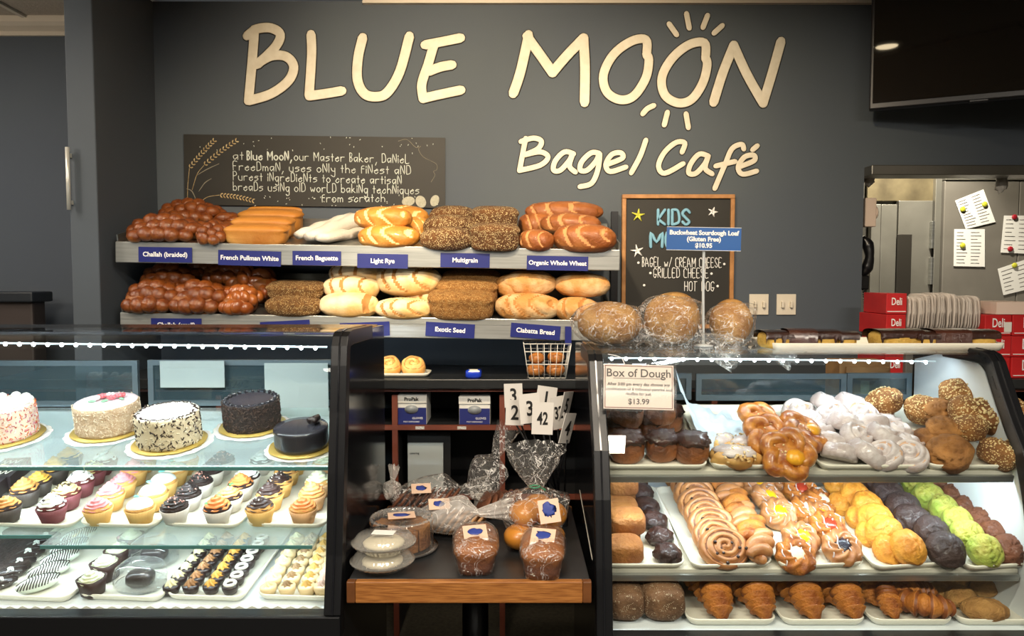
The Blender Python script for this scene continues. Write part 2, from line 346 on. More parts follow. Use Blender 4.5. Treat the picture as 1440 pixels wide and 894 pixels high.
# linear ceiling lights over the customers' room, mirrored in the curved case glass
for i, (x, y) in enumerate(((-1.9, -3.6), (1.2, -3.6), (-.6, -5.4), (2.1, -5.4), (-1.9, -7.2), (1.0, -7.2))):
    lt = root('linear_ceiling_light', 'long white linear ceiling light over the customers, %s' % ['nearest row, alcove side', 'nearest row, television side', 'middle row, alcove side', 'middle row, television side', 'farthest row, alcove side', 'farthest row, television side'][i], 'light', Matrix.Translation((x, y, ZC-.03)), 'linear ceiling lights')
    part('housing', MB().box((0, 0, .03), (1.9, .2, .05)), WHITE, lt); part('tube_cover', MB().box((0, 0, -.01), (1.84, .16, .04)), mat('fluorescent_cover', 'ffffff', emit=((1, .93, .82), 6)), lt, None, .01)
# ================= wall sign =================
def z1(x, y): return at(320+x/3.6, 10+y/3.6, YB-.004)
def z2(x, y): return at(700+x/3.193, y/3.193, YB-.004)
SG = root('cafe_name_sign', 'large cream hand-lettered cafe name with moon rays on the slate wall', 'sign', Matrix.Translation((.3, YB, 2.3)))
IM = Matrix.Translation((-.3, -YB, -2.3))
PX = YB/FPX
def letter(fn, strokes, r, nm='letter'):
    a, o = MB(), MB()
    for st in strokes:
        P = [fn(*q) for q in st]
        a.tube(P, r*PX, 12, (1, .06, 1), 0, 5 if len(P) > 2 else 1, True)
        o.tube([v+Vector((0, .003, 0)) for v in P], (r+1.1)*PX, 12, (1, .03, 1), 0, 5 if len(P) > 2 else 1, True)
    l = part(nm, a, SIGNM, SG, IM); part('outline', o, SIGNO, l)
letter(z1, [[(135, 115), (128, 220), (118, 340), (106, 468)], [(100, 145), (150, 110), (220, 106), (266, 140), (238, 205), (150, 290)], [(150, 285), (220, 247), (295, 250), (334, 300), (308, 372), (220, 438), (106, 474)]], 6.7)
letter(z1, [[(422, 140), (425, 240), (412, 448)], [(414, 449), (500, 437), (577, 424)]], 6.7)
letter(z1, [[(683, 156), (660, 260), (658, 370), (695, 440), (760, 453), (812, 428), (872, 325), (920, 149)]], 6.9)
letter(z1, [[(1045, 188), (1015, 290), (983, 390), (990, 462)], [(1001, 191), (1090, 174), (1178, 156)], [(1020, 325), (1080, 302), (1135, 292)], [(990, 462), (1080, 441), (1180, 420)]], 6.7)
letter(z2, [[(70, 418), (100, 330), (130, 200), (138, 158)], [(132, 165), (190, 245), (246, 325)], [(246, 325), (310, 250), (385, 172)], [(385, 172), (392, 300), (390, 458)]], 7)
letter(z2, [[(670, 235), (665, 178), (600, 185), (520, 245), (475, 335), (490, 412), (550, 448), (612, 430), (665, 350), (679, 270), (668, 245)]], 6.3)
letter(z2, [[(935, 248), (928, 192), (860, 200), (785, 260), (738, 345), (750, 425), (810, 462), (872, 445), (922, 370), (941, 290), (932, 258)]], 6.3)
letter(z2, [[(970, 458), (1010, 330), (1060, 204)], [(1060, 204), (1120, 335), (1192, 462)], [(1192, 462), (1235, 320), (1272, 187)]], 6.7)
for st in ([(770, 108), (803, 155)], [(848, 62), (860, 125)], [(942, 70), (922, 122)], [(1008, 115), (972, 148)], [(700, 474), (672, 488), (652, 510)], [(762, 505), (748, 560)], [(846, 512), (856, 572)]): letter(z2, [st], 3.8, 'moon_ray')
for sts in ([[(125, 622), (112, 690), (98, 765)], [(105, 635), (160, 620), (196, 634), (180, 668), (122, 695)], [(122, 695), (190, 682), (226, 705), (190, 742), (98, 765)]],
            [[(340, 690), (300, 682), (260, 720), (250, 762), (280, 765), (320, 722), (336, 692), (322, 745), (348, 772)]],
            [[(455, 688), (420, 686), (378, 725), (370, 762), (400, 765), (440, 725), (458, 690), (450, 760), (422, 822), (370, 838)]],
            [[(492, 738), (560, 710), (552, 686), (512, 694), (486, 738), (505, 770), (575, 750)]], [[(665, 630), (640, 700), (600, 775)]],
            [[(828, 682), (840, 642), (800, 640), (748, 685), (722, 745), (750, 778), (832, 735)]],
            [[(945, 700), (905, 692), (867, 735), (858, 776), (890, 778), (930, 735), (945, 702), (932, 755), (962, 780)]],
            [[(1105, 668), (1095, 648), (1052, 668), (1020, 740), (975, 845)], [(980, 745), (1065, 725)]],
            [[(1082, 750), (1150, 722), (1150, 697), (1108, 705), (1080, 750), (1100, 782), (1162, 768)], [(1165, 655), (1145, 672)]]): letter(z2, sts, 3.7)
# ================= chalkboard with the bakers' text =================
def zb_(x, y): return at(250+x/3.692, 180+y/3.692, YB-.0125)
c0, c1, c2, c3 = zb_(30, 32), zb_(1388, 50), zb_(1388, 415), zb_(35, 398)
CB = root('wide_chalkboard', 'wide black chalkboard lettered about artisan breads with wheat drawings', 'chalkboard', Matrix.Translation((0, YB, 0)))
IB = Matrix.Translation((0, -YB, 0)); bk = Vector((0, .012, 0))
b = MB(); b.add([c0, c1, c2, c3, c0+bk, c1+bk, c2+bk, c3+bk], [(0, 3, 2, 1), (4, 5, 6, 7), (0, 1, 5, 4), (1, 2, 6, 5), (2, 3, 7, 6), (3, 0, 4, 7)], 0, False)
part('board', b, CHALKB, CB, IB)
PXB = YB/FPX
for s, a, e, hh, rad in (('at', (288, 163), (340, 163), 9, .55), ('Blue MooN,', (360, 165), (590, 166), 9, .95), ('our Master Baker, DaNieL', (605, 167), (1200, 182), 9, .55), ('FreeDmaN, uses oNly the fiNest aND', (288, 218), (1208, 240), 9, .55), ('Purest iNgreDieNts to create artisaN', (288, 270), (1160, 291), 9, .55),
                    ('breaDs usiNg olD worLD bakiNg techNiques', (288, 323), (1252, 342), 9, .55), ('from scratch.', (750, 384), (1085, 382), 9, .55)):
    b = MB(); hand(b, s, zb_(*a), zb_(*e), hh*.66*PXB, rad*PXB, (0, 0, 1)); part('chalk_lettering', b, CHALK, CB, IB)
WHEAT = mat('wheat_chalk', 'a58a5c', 'c8b48a', 60, .9); rnd = random.Random(3)
def wheat(pts, ear):
    b = MB(); b.tube([zb_(*q) for q in pts], .45*PXB, 4, (1, .4, 1), 0, 6, True); (x0, y0), (x1, y1) = ear
    for i in range(11):
        t = i/10; cx, cy = lerp(x0, x1, t), lerp(y0, y1, t)-6*math.sin(t*3); L = math.hypot(x1-x0, y1-y0); ux, uy = (x1-x0)/L, (y1-y0)/L
        for sd in (-1, 1):
            ex, ey = cx+ux*14-uy*sd*11, cy+uy*14+ux*sd*11
            b.tube([zb_(cx, cy), zb_((cx+ex)/2-uy*sd*3, (cy+ey)/2+ux*sd*3), zb_(ex, ey)], [.5*PXB, 1.1*PXB, .3*PXB], 5, (1, .4, 1), 0, 2)
    part('wheat_drawing', b, WHEAT, CB, IB)
wheat([(50, 380), (52, 300), (60, 210)], ((62, 205), (185, 70))); wheat([(75, 320), (100, 240), (135, 195)], ((138, 190), (300, 70))); wheat([(110, 395), (150, 360), (215, 348)], ((220, 348), (385, 378)))
b = MB()
for P in ([(100, 245), (150, 215), (215, 185)], [(108, 330), (140, 285), (175, 262)], [(45, 315), (75, 330), (100, 390)]): b.tube([zb_(*q) for q in P], [.4*PXB, .8*PXB, .3*PXB], 5, (1, .4, 1), 0, 4)
part('leaf_drawing', b, mat('grey_chalk', '8a8474', rough=.9), CB, IB)
b = MB(); b.tube([zb_(*q) for q in ((1145, 68), (1190, 60), (1235, 100), (1262, 95), (1250, 110), (1275, 150), (1340, 185), (1345, 215), (1328, 225), (1335, 245), (1315, 280))], .35*PXB, 4, (1, .4, 1), 0, 5, True); part('chalk_squiggle', b, MC['grey_chalk'], CB, IB)
b = MB()
for i in range(70):
    x, y = (rnd.uniform(90, 1370), rnd.uniform(45, 130)) if i < 34 else (rnd.uniform(400, 1370), rnd.uniform(345, 405))
    if 600 < x < 1200 and 110 < y < 345: continue
    a = rnd.uniform(0, 3); l = rnd.uniform(2, 6); b.tube([zb_(x, y), zb_(x+l*math.cos(a), y+l*math.sin(a))], .5*PXB, 4, (1, .4, 1), 0, 0, True)
part('chalk_flecks', b, CHALK, CB, IB, 0, None, 'stuff')
for x, y, rx, ry, an in ((1197, 380, 34, 24, -.2), (1262, 382, 26, 32, -.5), (1334, 377, 22, 30, .4)):
    v = zb_(x, y); part('egg_drawing', MB().blob((rx/3.7*PXB, .0012, ry/3.7*PXB), T=Matrix.Rotation(an, 4, 'Y')), mat('egg_chalk', 'b8b6a6', 'a3a292', 90, .9), CB, TR(v-Vector((0, YB, 0))))
# ================= framed kids board =================
def zk(x, y): return at(865+x/4.833, 265+y/4.833, YB-.02)
KB = root('kids_menu_board', 'oak framed kids menu chalkboard on the slate wall', 'chalkboard', Matrix.Translation((0, YB, 0)))
k0, k1 = zk(48, 40), zk(800, 950)
FR = mat('light_oak_frame', 'b98550', '9c6b3a', 20, .45); f = .019
b = MB(); b.box(((k0.x+k1.x)/2, -.008, (k0.z+k1.z)/2), (k1.x-k0.x-.01, .014, k0.z-k1.z-.01)); part('board', b, CHALKB, KB)
for cx, cz, sx, sz in (((k0.x+k1.x)/2, k0.z-f/2, k1.x-k0.x, f), ((k0.x+k1.x)/2, k1.z+f/2, k1.x-k0.x, f), (k0.x+f/2, (k0.z+k1.z)/2, f, k0.z-k1.z-2*f), (k1.x-f/2, (k0.z+k1.z)/2, f, k0.z-k1.z-2*f)):
    part('frame_rail', MB().box((cx, -.014, cz), (sx, .026, sz)), FR, KB, None, .003)
KBL = mat('light_blue_chalk', '7fb2cc', rough=.85)
for s, a, e, h, r_ in (('KIDS', (292, 243), (505, 243), 8.2, 2.2), ('MENU', (243, 395), (590, 395), 8.0, 2.4)):
    b = MB(); hand(b, s, zk(*a), zk(*e), h*PXB*1.2, r_*PXB, (0, 0, 1), 6); part('title_lettering', b, KBL, KB, IB)
for s, a, e in (('BAGEL w/ CREAM CHEESE', (185, 530), (722, 535)), ('GRILLED CHEESE', (262, 604), (632, 606)), ('HOT DOG', (472, 695), (672, 695)), ('E', (588, 850), (604, 850))):
    b = MB(); hand(b, s, zk(*a), zk(*e), 6.4*PXB, .6*PXB, (0, 0, 1)); part('menu_lettering', b, WTXT, KB, IB)
for x, y in ((158, 504), (742, 513), (240, 574), (655, 578), (197, 657), (697, 663)): part('bullet_dot', MB().blob((1.7*PXB, .001, 1.7*PXB)), WTXT, KB, TR(zk(x, y)-Vector((0, YB, 0))))
for x, y, r_, m_, a0 in ((157, 182, 11, mat('yellow_chalk', 'd9d84e', rough=.8), .1), (664, 160, 8.5, WTXT, .3), (150, 425, 11, WTXT, -.2)):
    b = MB(); v = zk(x, y)-Vector((0, YB, 0))
    for i in range(5):
        a = a0+i*math.tau/5; b.tube([v, v+Vector((math.sin(a), 0, math.cos(a)))*r_*PXB*.85], [2.6*PXB, .5*PXB], 5, (1, .25, 1), 0, 0)
    part('star', b, m_, KB)
# light switches
for n_, px in enumerate((1067, 1105.5)):
    p = at(px, 428, YB-.004); w_ = 27*PX; sw = root('switch_plate', ['cream double switch plate nearer the kids menu board', 'cream double switch plate nearer the kitchen opening'][n_], 'switch', Matrix.Translation(p))
    part('plate', MB().box((0, 0, 0), (w_, .008, 29*PX)), mat('switch_cream', 'dcd4c4', rough=.4), sw, None, .002)
    for sx in (-.02, .02): part('toggle', MB().box((sx, -.01, 0), (.011, .02, .03)), MC['switch_cream'], sw, None, .003)
# ================= television =================
a = at(1222, 154, 3.30); b2 = at(1440, 137, 3.06); dx = Vector((b2.x-a.x, b2.y-a.y, 0)).normalized(); ang = math.degrees(math.atan2(dx.y, dx.x))
W_, H_ = .98, .56
tv = root('wall_television', 'large black flat television angled out above the kitchen opening', 'television', TR(Vector((a.x, a.y, a.z)), None, 1, ang))
part('casing', MB().box((W_/2, .03, H_/2), (W_, .05, H_)), mat('tv_casing', '17161a', rough=.35), tv, None, .006)
part('screen', MB().box((W_/2, .003, H_/2+.006), (W_-.026, .006, H_-.04)), mat('tv_screen', '1b1815', rough=.04), tv)
part('logo_bump', MB().box((W_*.42, .0, -.004), (.07, .03, .012)), MC['tv_casing'], tv, None, .003)
part('wall_bracket', MB().box((W_/2, .12, H_/2), (.2, .14, .2)), MC['tv_casing'], tv)
# recessed ceiling lights (one is mirrored in the television)
nrm = Vector((dx.y, -dx.x, 0)); d = ray(1247, 68).normalized(); P = Vector((0, 0, CAMZ)); t = (Vector((a.x, a.y, 0))-P).dot(nrm)/d.dot(nrm); hit = P+d*t
rf = d-2*d.dot(nrm)*nrm; t = (ZC-hit.z)/rf.z; dl = hit+rf*t
for n_, (x, y) in enumerate(((dl.x, dl.y), (-.25, 1.68), (.55, 1.78), (-1.3, 1.68))):
    lt = root('recessed_ceiling_light', 'round white recessed ceiling light ' + ['facing the television', 'over the counter gap', 'over the pastry case', 'over the cake case'][n_], 'light', Matrix.Translation((x, y, ZC+.01)), 'recessed ceiling lights')
    part('trim_ring', MB().lathe([(.055, 0), (.075, -.008), (.08, 0), (.08, .008)], 24, cap0=False), WHITE, lt)
    part('lens', MB().lathe([(.055, 0), (.05, -.002)], 24), mat('lamp_lens', 'ffffff', emit=((1, .8, .5), 14)), lt)
# ================= kitchen beyond the opening =================
YK = 4.62
b = MB(); b.box((2.5, YK+.06, ZC/2), (2.4, .1, ZC)); struct('wall_kitchen', b, DSTEEL)
b = MB(); b.box((1.36, 4.1, ZC/2), (.06, 1.2, ZC)); struct('wall_kitchen_side', b, mat('kitchen_tile', '9c958a', rough=.5))
def kx(px): return (px-720)/FPX*YK
def kz(py): return at(720, py, YK).z
# cooler door
CDR = root('cooler_door', 'stainless steel cooler door with tall dark window slot in the kitchen', 'door', Matrix.Translation((kx(1268), YK, 0)))
def kbox(name, x0, x1, y0, y1, th, m, par, dy=0, bev=.003, ox=None):
    X0, X1, Z1, Z0 = kx(x0), kx(x1), kz(y0), kz(y1); ox = kx(1268) if ox is None else ox
    return part(name, MB().box(((X0+X1)/2-ox, -th/2-dy, (Z0+Z1)/2), (X1-X0, th, Z1-Z0)), m, par, None, bev)
LST = mat('light_steel', 'aaa89f', '9a988f', 4, .4, .7)
kbox('leaf', 1233, 1255, 288, 620, .03, LST, CDR); kbox('leaf', 1256, 1303, 283, 620, .04, LST, CDR)
kbox('window_slot', 1254, 1274, 330, 480, .012, mat('dark_rubber', '2b2823', rough=.5), CDR, .04)
kbox('frame', 1214, 1306, 250, 283, .02, mat('stained_steel', '857a5e', '5c5340', 5, .5, .5), CDR); kbox('frame', 1305, 1314, 248, 620, .05, LST, CDR); kbox('frame', 1218, 1231, 288, 620, .045, LST, CDR)
for y0, y1 in ((312, 350), (362, 400)): kbox('hinge', 1299, 1303, y0, y1, .03, STEEL, CDR, .04)
RF = root('steel_refrigerator', 'tall grey stainless refrigerator side covered in pinned papers', 'refrigerator', Matrix.Translation((kx(1400), YK, 0)))
ox = kx(1400)
kbox('side_panel', 1316, 1419, 256, 640, .06, mat('grey_steel', '8d8981', '7f7b74', 3, .4, .3), RF, 0, .004, ox); kbox('side_panel', 1420, 1560, 256, 640, .06, MC['grey_steel'], RF, 0, .004, ox); kbox('top_rail', 1316, 1560, 244, 255, .07, LST, RF, 0, .003, ox)
def sheet(corners, label, mags, lines=10):
    Y = YK-.068; c = [at(x, y, Y) for x, y in corners]; o = sum(c, Vector())/4
    r = root('pinned_paper', label, 'paper', Matrix.Translation(o), 'papers pinned to the refrigerator')
    n = Vector((0, .001, 0)); b = MB(); b.add([v-o for v in c]+[v-o+n for v in c], [(0, 3, 2, 1), (4, 5, 6, 7), (0, 1, 5, 4), (1, 2, 6, 5), (2, 3, 7, 6), (3, 0, 4, 7)], 0, False); part('sheet', b, PAPER, r)
    b = MB(); rn = random.Random(len(label))
    for i in range(lines):
        t = (i+1)/(lines+1)
        for s0, s1 in ((.08, .45), (.54, .92)):
            s1 = s0+(s1-s0)*rn.uniform(.55, 1); l = c[0].lerp(c[3], t); q = c[1].lerp(c[2], t); b.tube([l.lerp(q, s0)-o-n, l.lerp(q, s1)-o-n], .0016, 4, (1, .2, 1))
    part('printed_lines', b, GTXT, r)
    for x, y, m in mags:
        v = at(x, y, Y-.006); mg = single('round_magnet', MB().lathe([(.016, -.004), (.016, .002), (.013, .005)], 16, T=Matrix.Rotation(R(90), 4, 'X')), m, {1354294: 'yellow magnet at top corner of the tilted paper', 1385287: 'yellow green magnet on the tilted paper edge', 1354345: 'yellow magnet in the middle of the square paper', 1427305: 'red magnet at top of the paper near the handle', 1421350: 'red magnet at bottom of the same paper', 1427373: 'olive magnet on the lowest slanted paper'}[x*1000+y], 'magnet', Matrix.Translation(v), 'refrigerator magnets')
YM = mat('yellow_magnet', 'c6c63c', rough=.4); RM = mat('red_magnet', 'a31d2c', rough=.4)
sheet([(1343, 282), (1383, 266), (1400, 312), (1358, 322)], 'white printed paper tilted above the square one', [(1354, 294, YM), (1385, 287, YM)])
sheet([(1342, 322), (1385, 322), (1385, 375), (1341, 374)], 'white square printed paper with one yellow magnet', [(1354, 345, YM)])
sheet([(1412, 303), (1452, 303), (1452, 357), (1407, 355)], 'white paper with two red magnets', [(1427, 305, RM), (1421, 350, RM)], 8)
sheet([(1403, 378), (1450, 362), (1456, 404), (1411, 415)], 'slanted white paper lowest on the refrigerator', [(1427, 373, YM)], 6)
# crumpled plastic bits hung on the header
for n_, (px, py, Y, s) in enumerate(((1222, 252, 3.55, .035), (1408, 258, 3.55, .04))):
    q = at(px, py, Y); b = MB(); b.blob((s*.7, s*.4, s), nu=14, nv=10, f=lambda d: .45*ns(d, 2.5, n_*7)); single('plastic_scrap', b, mat('milky_plastic', 'd8d4cb', rough=.2), 'crumpled clear plastic scrap hanging from the header ' + ['beside the wall phone', 'above the pinned papers'][n_], 'plastic', Matrix.Translation(q))
# wall phone on the jamb
pj = at(1216, 360, 3.52); ph = root('wall_phone', 'black wall phone with coiled cord on the opening jamb', 'telephone', Matrix.Translation(pj))
k = 3.52/FPX; PHB = mat('phone_black', '121214', rough=.3)
part('handset', MB().tube([(-.004, 0, 23*k), (.012, 0, 16*k), (.018, -.01, 0), (.012, 0, -16*k), (-.006, 0, -24*k)], [.018, .028, .02, .028, .018], 10, (1, 1, 1), 0, 4, True), PHB, ph)
part('cradle', MB().box((-.002, .01, -37*k), (.04, .05, 20*k)), PHB, ph, None, .006)
part('coiled_cord', MB().tube([(.006*math.cos(i*1.3)-.002+.01*math.sin(i/30), .006*math.sin(i*1.3), -46*k-i*.0022) for i in range(110)], .0022, 5), PHB, ph)
p2_ = at(1221, 299, 3.53); bx = root('wall_box', 'small beige paper towel box above the wall phone', 'box', Matrix.Translation(p2_))
part('body', MB().box((0, 0, 0), (16*k, .05, 40*k)), mat('beige_box', 'd8c4b4', rough=.6), bx, None, .004); part('side_knob', MB().blob((.012, .02, .03), (10*k, 0, 0)), MC['beige_box'], bx)
# ================= back counter with cubbies =================
YC0 = 2.95; zc = at(720, 533, YC0).z; XC0, XC1 = -2.1, 2.2
ct = root('back_counter', 'long black back counter with red-brown edged cubbies beneath', 'counter', Matrix.Translation((0, YC0, 0)))
part('worktop', MB().box(((XC0+XC1)/2, .245, zc-.02), (XC1-XC0, .49, .04)), LAM, ct, None, .004)
CAB = mat('dark_cubby', '121316', rough=.6)
part('back_panel', MB().box(((XC0+XC1)/2, .46, zc/2-.03), (XC1-XC0, .02, zc-.08)), CAB, ct)
def cx(px): return (px-720)/FPX*YC0
def cz(py): return at(720, py, YC0+.02).z
part('fascia', MB().box(((XC0+XC1)/2, .03, cz(542)), (XC1-XC0, .02, .03)), BLACKM, ct)
for x_ in [cx(px) for px in (300, 552, 706, 860, 1010, 1165, 1320)]+[-2.08, 2.18]:
    o = part('divider', MB().box((x_, .25, zc/2-.02), (.020, .40, zc-.1)), CAB, ct); part('edge_strip', MB().box((x_, .04, zc/2-.02), (.022, .02, zc-.1)), REDWD, o)
for z_ in (cz(548), cz(602), cz(700)):
    o = part('shelf_board', MB().box(((XC0+XC1)/2, .25, z_), (XC1-XC0, .39, .016)), CAB, ct); part('edge_strip', MB().box(((XC0+XC1)/2, .038, z_), (XC1-XC0, .02, .018)), REDWD, o)
# film boxes on the cubby shelf
BXW = mat('white_carton', 'e3e2dc', rough=.5); BXN = mat('carton_navy', '20296e', rough=.5)
for n_, (x0, x1, y0) in enumerate(((556, 599, 555), (645, 689, 557))):
    Y = YC0+.05; kk = Y/FPX; w_ = (x1-x0)*kk; z0 = cz(602)+.009; h = at(720, y0, Y).z-z0
    r = root('wrap_carton', ['white and navy glove carton in the middle cubby nearer the rolls', 'white and navy glove carton nearer the number cards'][n_], 'carton', Matrix.Translation(((x0+x1)/2*kk-720*kk, Y, z0)), 'white and navy cartons in the cubby')
    part('box', MB().box((0, .08, h/2), (w_, .16, h)), BXW, r, None, .002); part('navy_panel', MB().box((0, -.001, h*.29), (w_*.98, .002, h*.56)), BXN, r)
    part('opening', MB().lathe([(.028, 0), (.028, .004)], 20, T=Matrix.Translation((0, -.001, h*.52)) @ Matrix.Rotation(R(90), 4, 'X') @ Matrix.Diagonal((1, .62, 1, 1))), mat('carton_window', '8e9499', rough=.3), r)
    part('flap', MB().box((0, -.003, h*.86), (w_*1.02, .004, h*.26)), BXW, r, None, .001)
    text('ProPak', .02, BTXT, Matrix.Translation((0, -.0065, h*.86)) @ FACE, r, bold=.0006); text('GLOVES', .012, WTXT, Matrix.Translation((w_*.2, -.003, h*.22)) @ FACE, r); text('POLY DISPOSABLE', .008, WTXT, Matrix.Translation((0, -.003, h*.1)) @ FACE, r)
Y = YC0+.06; kk = Y/FPX; z0 = cz(700)+.009
r = root('document_stand', 'pale grey card leaning in the lower cubby against a black tray', 'box', Matrix.Translation(((596-720)*kk, Y, z0)))
h = at(720, 625, Y).z-z0; part('card', MB().box((0, .03, h/2), (51*kk, .02, h)), mat('pale_grey_card', 'a9b2b4', rough=.6), r, None, .002); part('backing', MB().box((.012, .06, h/2+.02), (62*kk, .02, h+.04)), CAB, r); text('catering', .012, BTXT, Matrix.Translation((-.045, .019, h*.8)) @ FACE, r)
# price tag clips on the shelf edge
for n_, px in enumerate((588, 648)): single('shelf_tag', MB().box((0, 0, 0), (.036, .006, .012)), BXW, 'small cream tag on the cubby shelf edge under the ' + ['carton nearer the rolls', 'carton nearer the number cards'][n_], 'tag', Matrix.Translation(((px-720)*YC0/FPX, YC0+.031, cz(602)+.0)), 'shelf tags')
# ================= bread rack =================
BR = root('bread_rack', 'two-tier sloping steel bread rack with navy name cards', 'rack', Matrix.Translation((-.5, YB, 1.2)))
IR = Matrix.Translation((.5, -YB, -1.2))
TP = Plane(351, 3.02, 13, .95); LP = Plane(450, 3.0, 17, .95)
def deck(P, x0, x1, lip_px, lipname, depth, ext=0):
    uL = (P.on(x0, 0 if 0 else 450)-P.o).dot(P.u) if 0 else (x0-720)/FPX*P.o.y; uR = (x1-720)/FPX*P.o.y
    T = TR(P.o, P.R); W = uR-uL; c = (uL+uR)/2
    b = MB().box((c, depth/2, -.006), (W, depth, .008)); part('deck', b, STEEL, BR, IR @ T)
    hgt = lip_px*P.o.y/FPX; Tl = Matrix.Translation(P.o) @ Matrix.Rotation(R(.95), 4, 'Y')
    lp = part('price_rail', MB().box((c, -.012, -hgt/2+.006), (W+.004, .012, hgt)), mat('rail_aluminium', 'b4b7b6', 'a2a5a4', 4, .3, .55, stretch=(1, 1, 25)), BR, IR @ Tl, .003)
    part('rail_groove', MB().box((c, -.0185, -hgt*.22), (W, .002, .004)), MC['rail_aluminium'], BR, IR @ Tl)
    part('back_lip', MB().box((c, depth, .02), (W, .01, .06)), STEEL, BR, IR @ T)
    for sx in (uL, uR): part('side_lip', MB().box((sx, depth/2, .01), (.006, depth, .05)), STEEL, BR, IR @ T)
    return hgt, Tl
hT, TT = deck(TP, 168, 870, 29, 'a', .42); hL, TL = deck(LP, 172, 862, 29, 'b', .44)
for px, x_ in ((176, 0), (866, 0)):
    X = (px-720)/FPX*3.36; part('upright', MB().box((X, 3.42, 1.50), (.03, .03, .62)), BLACKM, BR, IR)
def card(px, py, w_, h_, s, Tl, P, hg, rot=0, size=.026, bold=.0006, xs=1):
    v = at(px, py, P.o.y-.022); kk = v.y/FPX
    c = tag(link('name_card', MB().box((0, 0, 0), (w_*kk, .002, h_*kk)).mesh('name_card', BLUEC), BR, IR @ Matrix.Translation(v) @ Matrix.Rotation(R(.95+rot), 4, 'Y')), 'navy card reading ' + s)
    text(s, size, WTXT, Matrix.Translation((0, -.0016, 0)) @ FACE, c, bold=bold, xs=xs)
card(232.5, 358, 75, 21, 'Challah (braided)', TT, TP, hT, 0); card(351, 363, 88, 21, 'French Pullman White', TT, TP, hT, .6, .026); card(445.5, 363, 68, 20, 'French Baguette', TT, TP, hT, -.3)
card(538, 367, 71, 20, 'Light Rye', TT, TP, hT, 0); card(654, 366, 69, 20, 'Multigrain', TT, TP, hT, 0); card(784, 370, 86, 20, 'Organic Whole Wheat', TT, TP, hT, .2, .025)
card(248, 457, 71, 19, 'Challah (small)', TL, LP, hL, -.5); card(401, 461, 70, 20, 'Cracked Wheat', TL, LP, hL, -4); card(513, 463, 70, 20, 'French', TL, LP, hL, -3); card(633, 464, 69, 20, 'Exotic Seed', TL, LP, hL, 2.5); card(753, 466, 70, 20, 'Ciabatta Bread', TL, LP, hL, 3.5)
text('h', .026, WTXT, IR @ Matrix.Translation(at(532, 464, LP.o.y-.03)) @ FACE, BR, bold=.0006)
single('loose_navy_card', MB().box((0, 0, 0), (9*3/FPX, .003, 26*3/FPX)), BLUEC, 'narrow navy card hanging edge-on past the ciabatta card', 'card', Matrix.Translation(at(799, 472, 2.96)))
